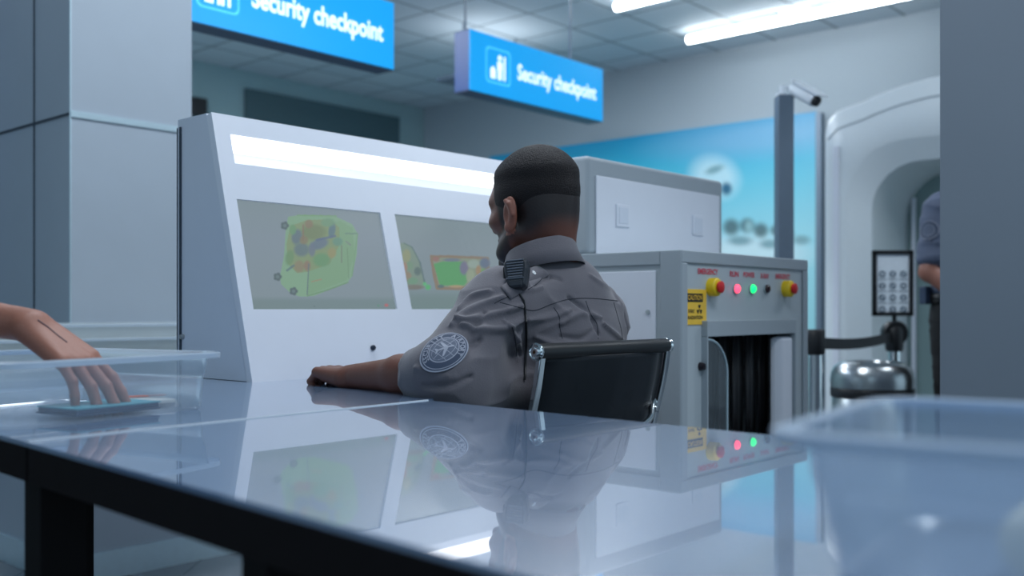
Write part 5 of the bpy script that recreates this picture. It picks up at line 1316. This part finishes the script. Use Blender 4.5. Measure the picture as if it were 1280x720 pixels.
r2, so2, bv2, W2 = standing('officer', 'standing officer in grey-blue shirt and black trousers half hidden by the grey column', C2, f2, 1.78, (150, 100, 84), M_shirt2, M_trousers,
    {-1: (wp(.0, -.225, 1.13), wp(.20, -.11, .965), f2*.7+l2*.5+V(0, 0, -.3), -l2*.1+V(0, 0, -1)*.3-f2*.6, V(0, 0, 1)+l2*.2, (25, 30, 20)),
     1: (wp(.0, .225, 1.13), wp(.22, .06, .96), f2*.6-l2*.6+V(0, 0, -.2), -f2, V(0, 0, 1), (25, 30, 20))},
    .42, [])
pc_ = cast(1161, 288, bv2)
if pc_ is not None: make_patch(1161, 288, .085, bv2, so2, (0, 0, 1), offs=.003, letters=False)
q = MB(); c = wp(-.06, -.185, 1.03); q.obox(c, f2, l2, (0, 0, 1), .02, .02, .04); q.build('belt_pouch', mat('dark blue pouch', srgb(50, 66, 90), .6), r2, bevel=.006)

# the traveller at the left whose hand is in the tray
C3 = V(-1.22, 1.30, 0); f3 = V(.55, .83, 0).normalized()
WrP = V(-.772, 1.59, .944); hdP = V(.80, -.10, -.56); ElP = V(-1.04, 1.60, .978)
nP = V(-.38, .25, -.88)
r3, so3, bv3, W3 = standing('traveller', 'traveller at the left edge reaching a bare right hand into the clear tray', C3, f3, 1.62, (158, 104, 86), mat('dark blue t-shirt', srgb(40, 52, 70), .85, bump=.1, scale=300), mat('dark denim', srgb(38, 46, 62), .85, bump=.15, scale=300),
    {-1: (ElP, WrP, hdP, nP, V(.1, 1, .1), (12, 14, 8), .05, 1.08),
     1: (V(-1.50, 1.50, 1.02), V(-1.45, 1.60, .86), V(0.1, .3, -.9), V(.6, -.2, 0), V(.2, .9, 0), (20, 25, 20))},
    .62, [((-.80, 1.46, .79), (-.57, 1.70, 1.00), .0028)])
ta = [at(48, 400, 1.55), at(60, 408, 1.55), at(72, 418, 1.55), at(84, 428, 1.55)]
me = [c for c in r3.children if c.name.startswith('body')][0].data
co = np.empty(len(me.vertices)*3, 'f'); me.vertices.foreach_get('co', co); co = co.reshape(-1, 3)+np.array(world_loc(r3))
bv4 = BVHTree.FromPolygons([Vector(p) for p in co], [tuple(p.vertices) for p in me.polygons])
tl = cast_line([(47, 400), (60, 409), (72, 419), (84, 428)], bv4, .0002, 5)
if len(tl) > 3:
    q = MB(); q.tube(tl, .0011, n=6); q.build('tattoo', mat('blue black ink', srgb(52, 40, 62), .6), [c for c in r3.children if c.name.startswith('body')][0])
# ------------------------------------------------------------------ light, camera, view
w = bpy.data.worlds.new('hall light'); SC.world = w; w.use_nodes = True
bg = w.node_tree.nodes['Background']; bg.inputs[0].default_value = (.52, .72, .88, 1); bg.inputs[1].default_value = .75
def area(name, loc, sx, sy, power, col=(.86, .93, 1), rz=0, aim=None):
    l = bpy.data.lights.new(name, 'AREA'); l.shape = 'RECTANGLE'; l.size = sx; l.size_y = sy; l.energy = power; l.color = col
    o = bpy.data.objects.new(name, l); COL.objects.link(o); o.location = loc; o.rotation_euler = (0, 0, rz)
    if aim is not None: o.rotation_euler = (Vector(aim)-Vector(loc)).to_track_quat('-Z', 'Y').to_euler()
    return o
area('ceiling_panel_light', (-.3, 3.0, CH-.03), 2.4, .6, 42, rz=ANG)
area('ceiling_panel_light', (1.6, 1.2, CH-.03), 2.4, .6, 40, rz=ANG)
area('ceiling_panel_light', (3.0, 3.6, CH-.03), 2.4, .6, 40, rz=ANG)
area('ceiling_panel_light', (-2.6, 6.2, CH-.03), 2.4, .6, 95, rz=ANG)
area('ceiling_panel_light', (.3, 7.6, CH-.03), 2.4, .6, 60, rz=ANG)
for x, y, p in ((-2.0, 6.8, 6), (-.2, 9.0, 2.5), (-4.0, 6.5, 14)):  # unseen uplights and their trays, added to brighten the ceiling
    o = area('fill_uplight', (x, y, 3.05), .8, .5, p, rz=ANG); o.rotation_euler = (math.pi, 0, ANG)
    pr = empty('fill_light_tray', (x, y, 3.0), 'grey tray added under a ceiling fill light %s' % ('behind the left blue sign' if y < 8 and x > -3 else 'behind the right blue sign' if y > 8 else 'behind the grey pillar'), 'lamp', 'added fill lights')
    Mp = frame(V(x, y, 0), A3, B3, (0, 0, 1)); q = MB(Mp); q.box((-.42, -.27, 3.00), (.42, .27, 3.04)); q.build('tray', M_dark_metal, pr, bevel=.005)
    for sx in (-.35, .35): q = MB(Mp); q.tube([(sx, 0, 3.03), (sx, 0, CH)], .006, n=6, up=(1, 0, 0)); q.build('suspension', M_dark_metal, pr)
cd = bpy.data.cameras.new('camera'); co_ = bpy.data.objects.new('camera', cd); COL.objects.link(co_)
co_.location = CAM; co_.rotation_euler = (math.radians(90), 0, 0)
cd.sensor_width = 36; cd.lens = F/1280*36; cd.shift_y = (HY-360)/1280
cd.dof.use_dof = True; cd.dof.focus_distance = 2.08; cd.dof.aperture_fstop = 2.6; cd.clip_start = .02
SC.camera = co_
vs_ = SC.view_settings; vs_.view_transform = 'Standard'; vs_.look = 'None'; vs_.exposure = .45; vs_.gamma = 1; vs_.use_curve_mapping = False
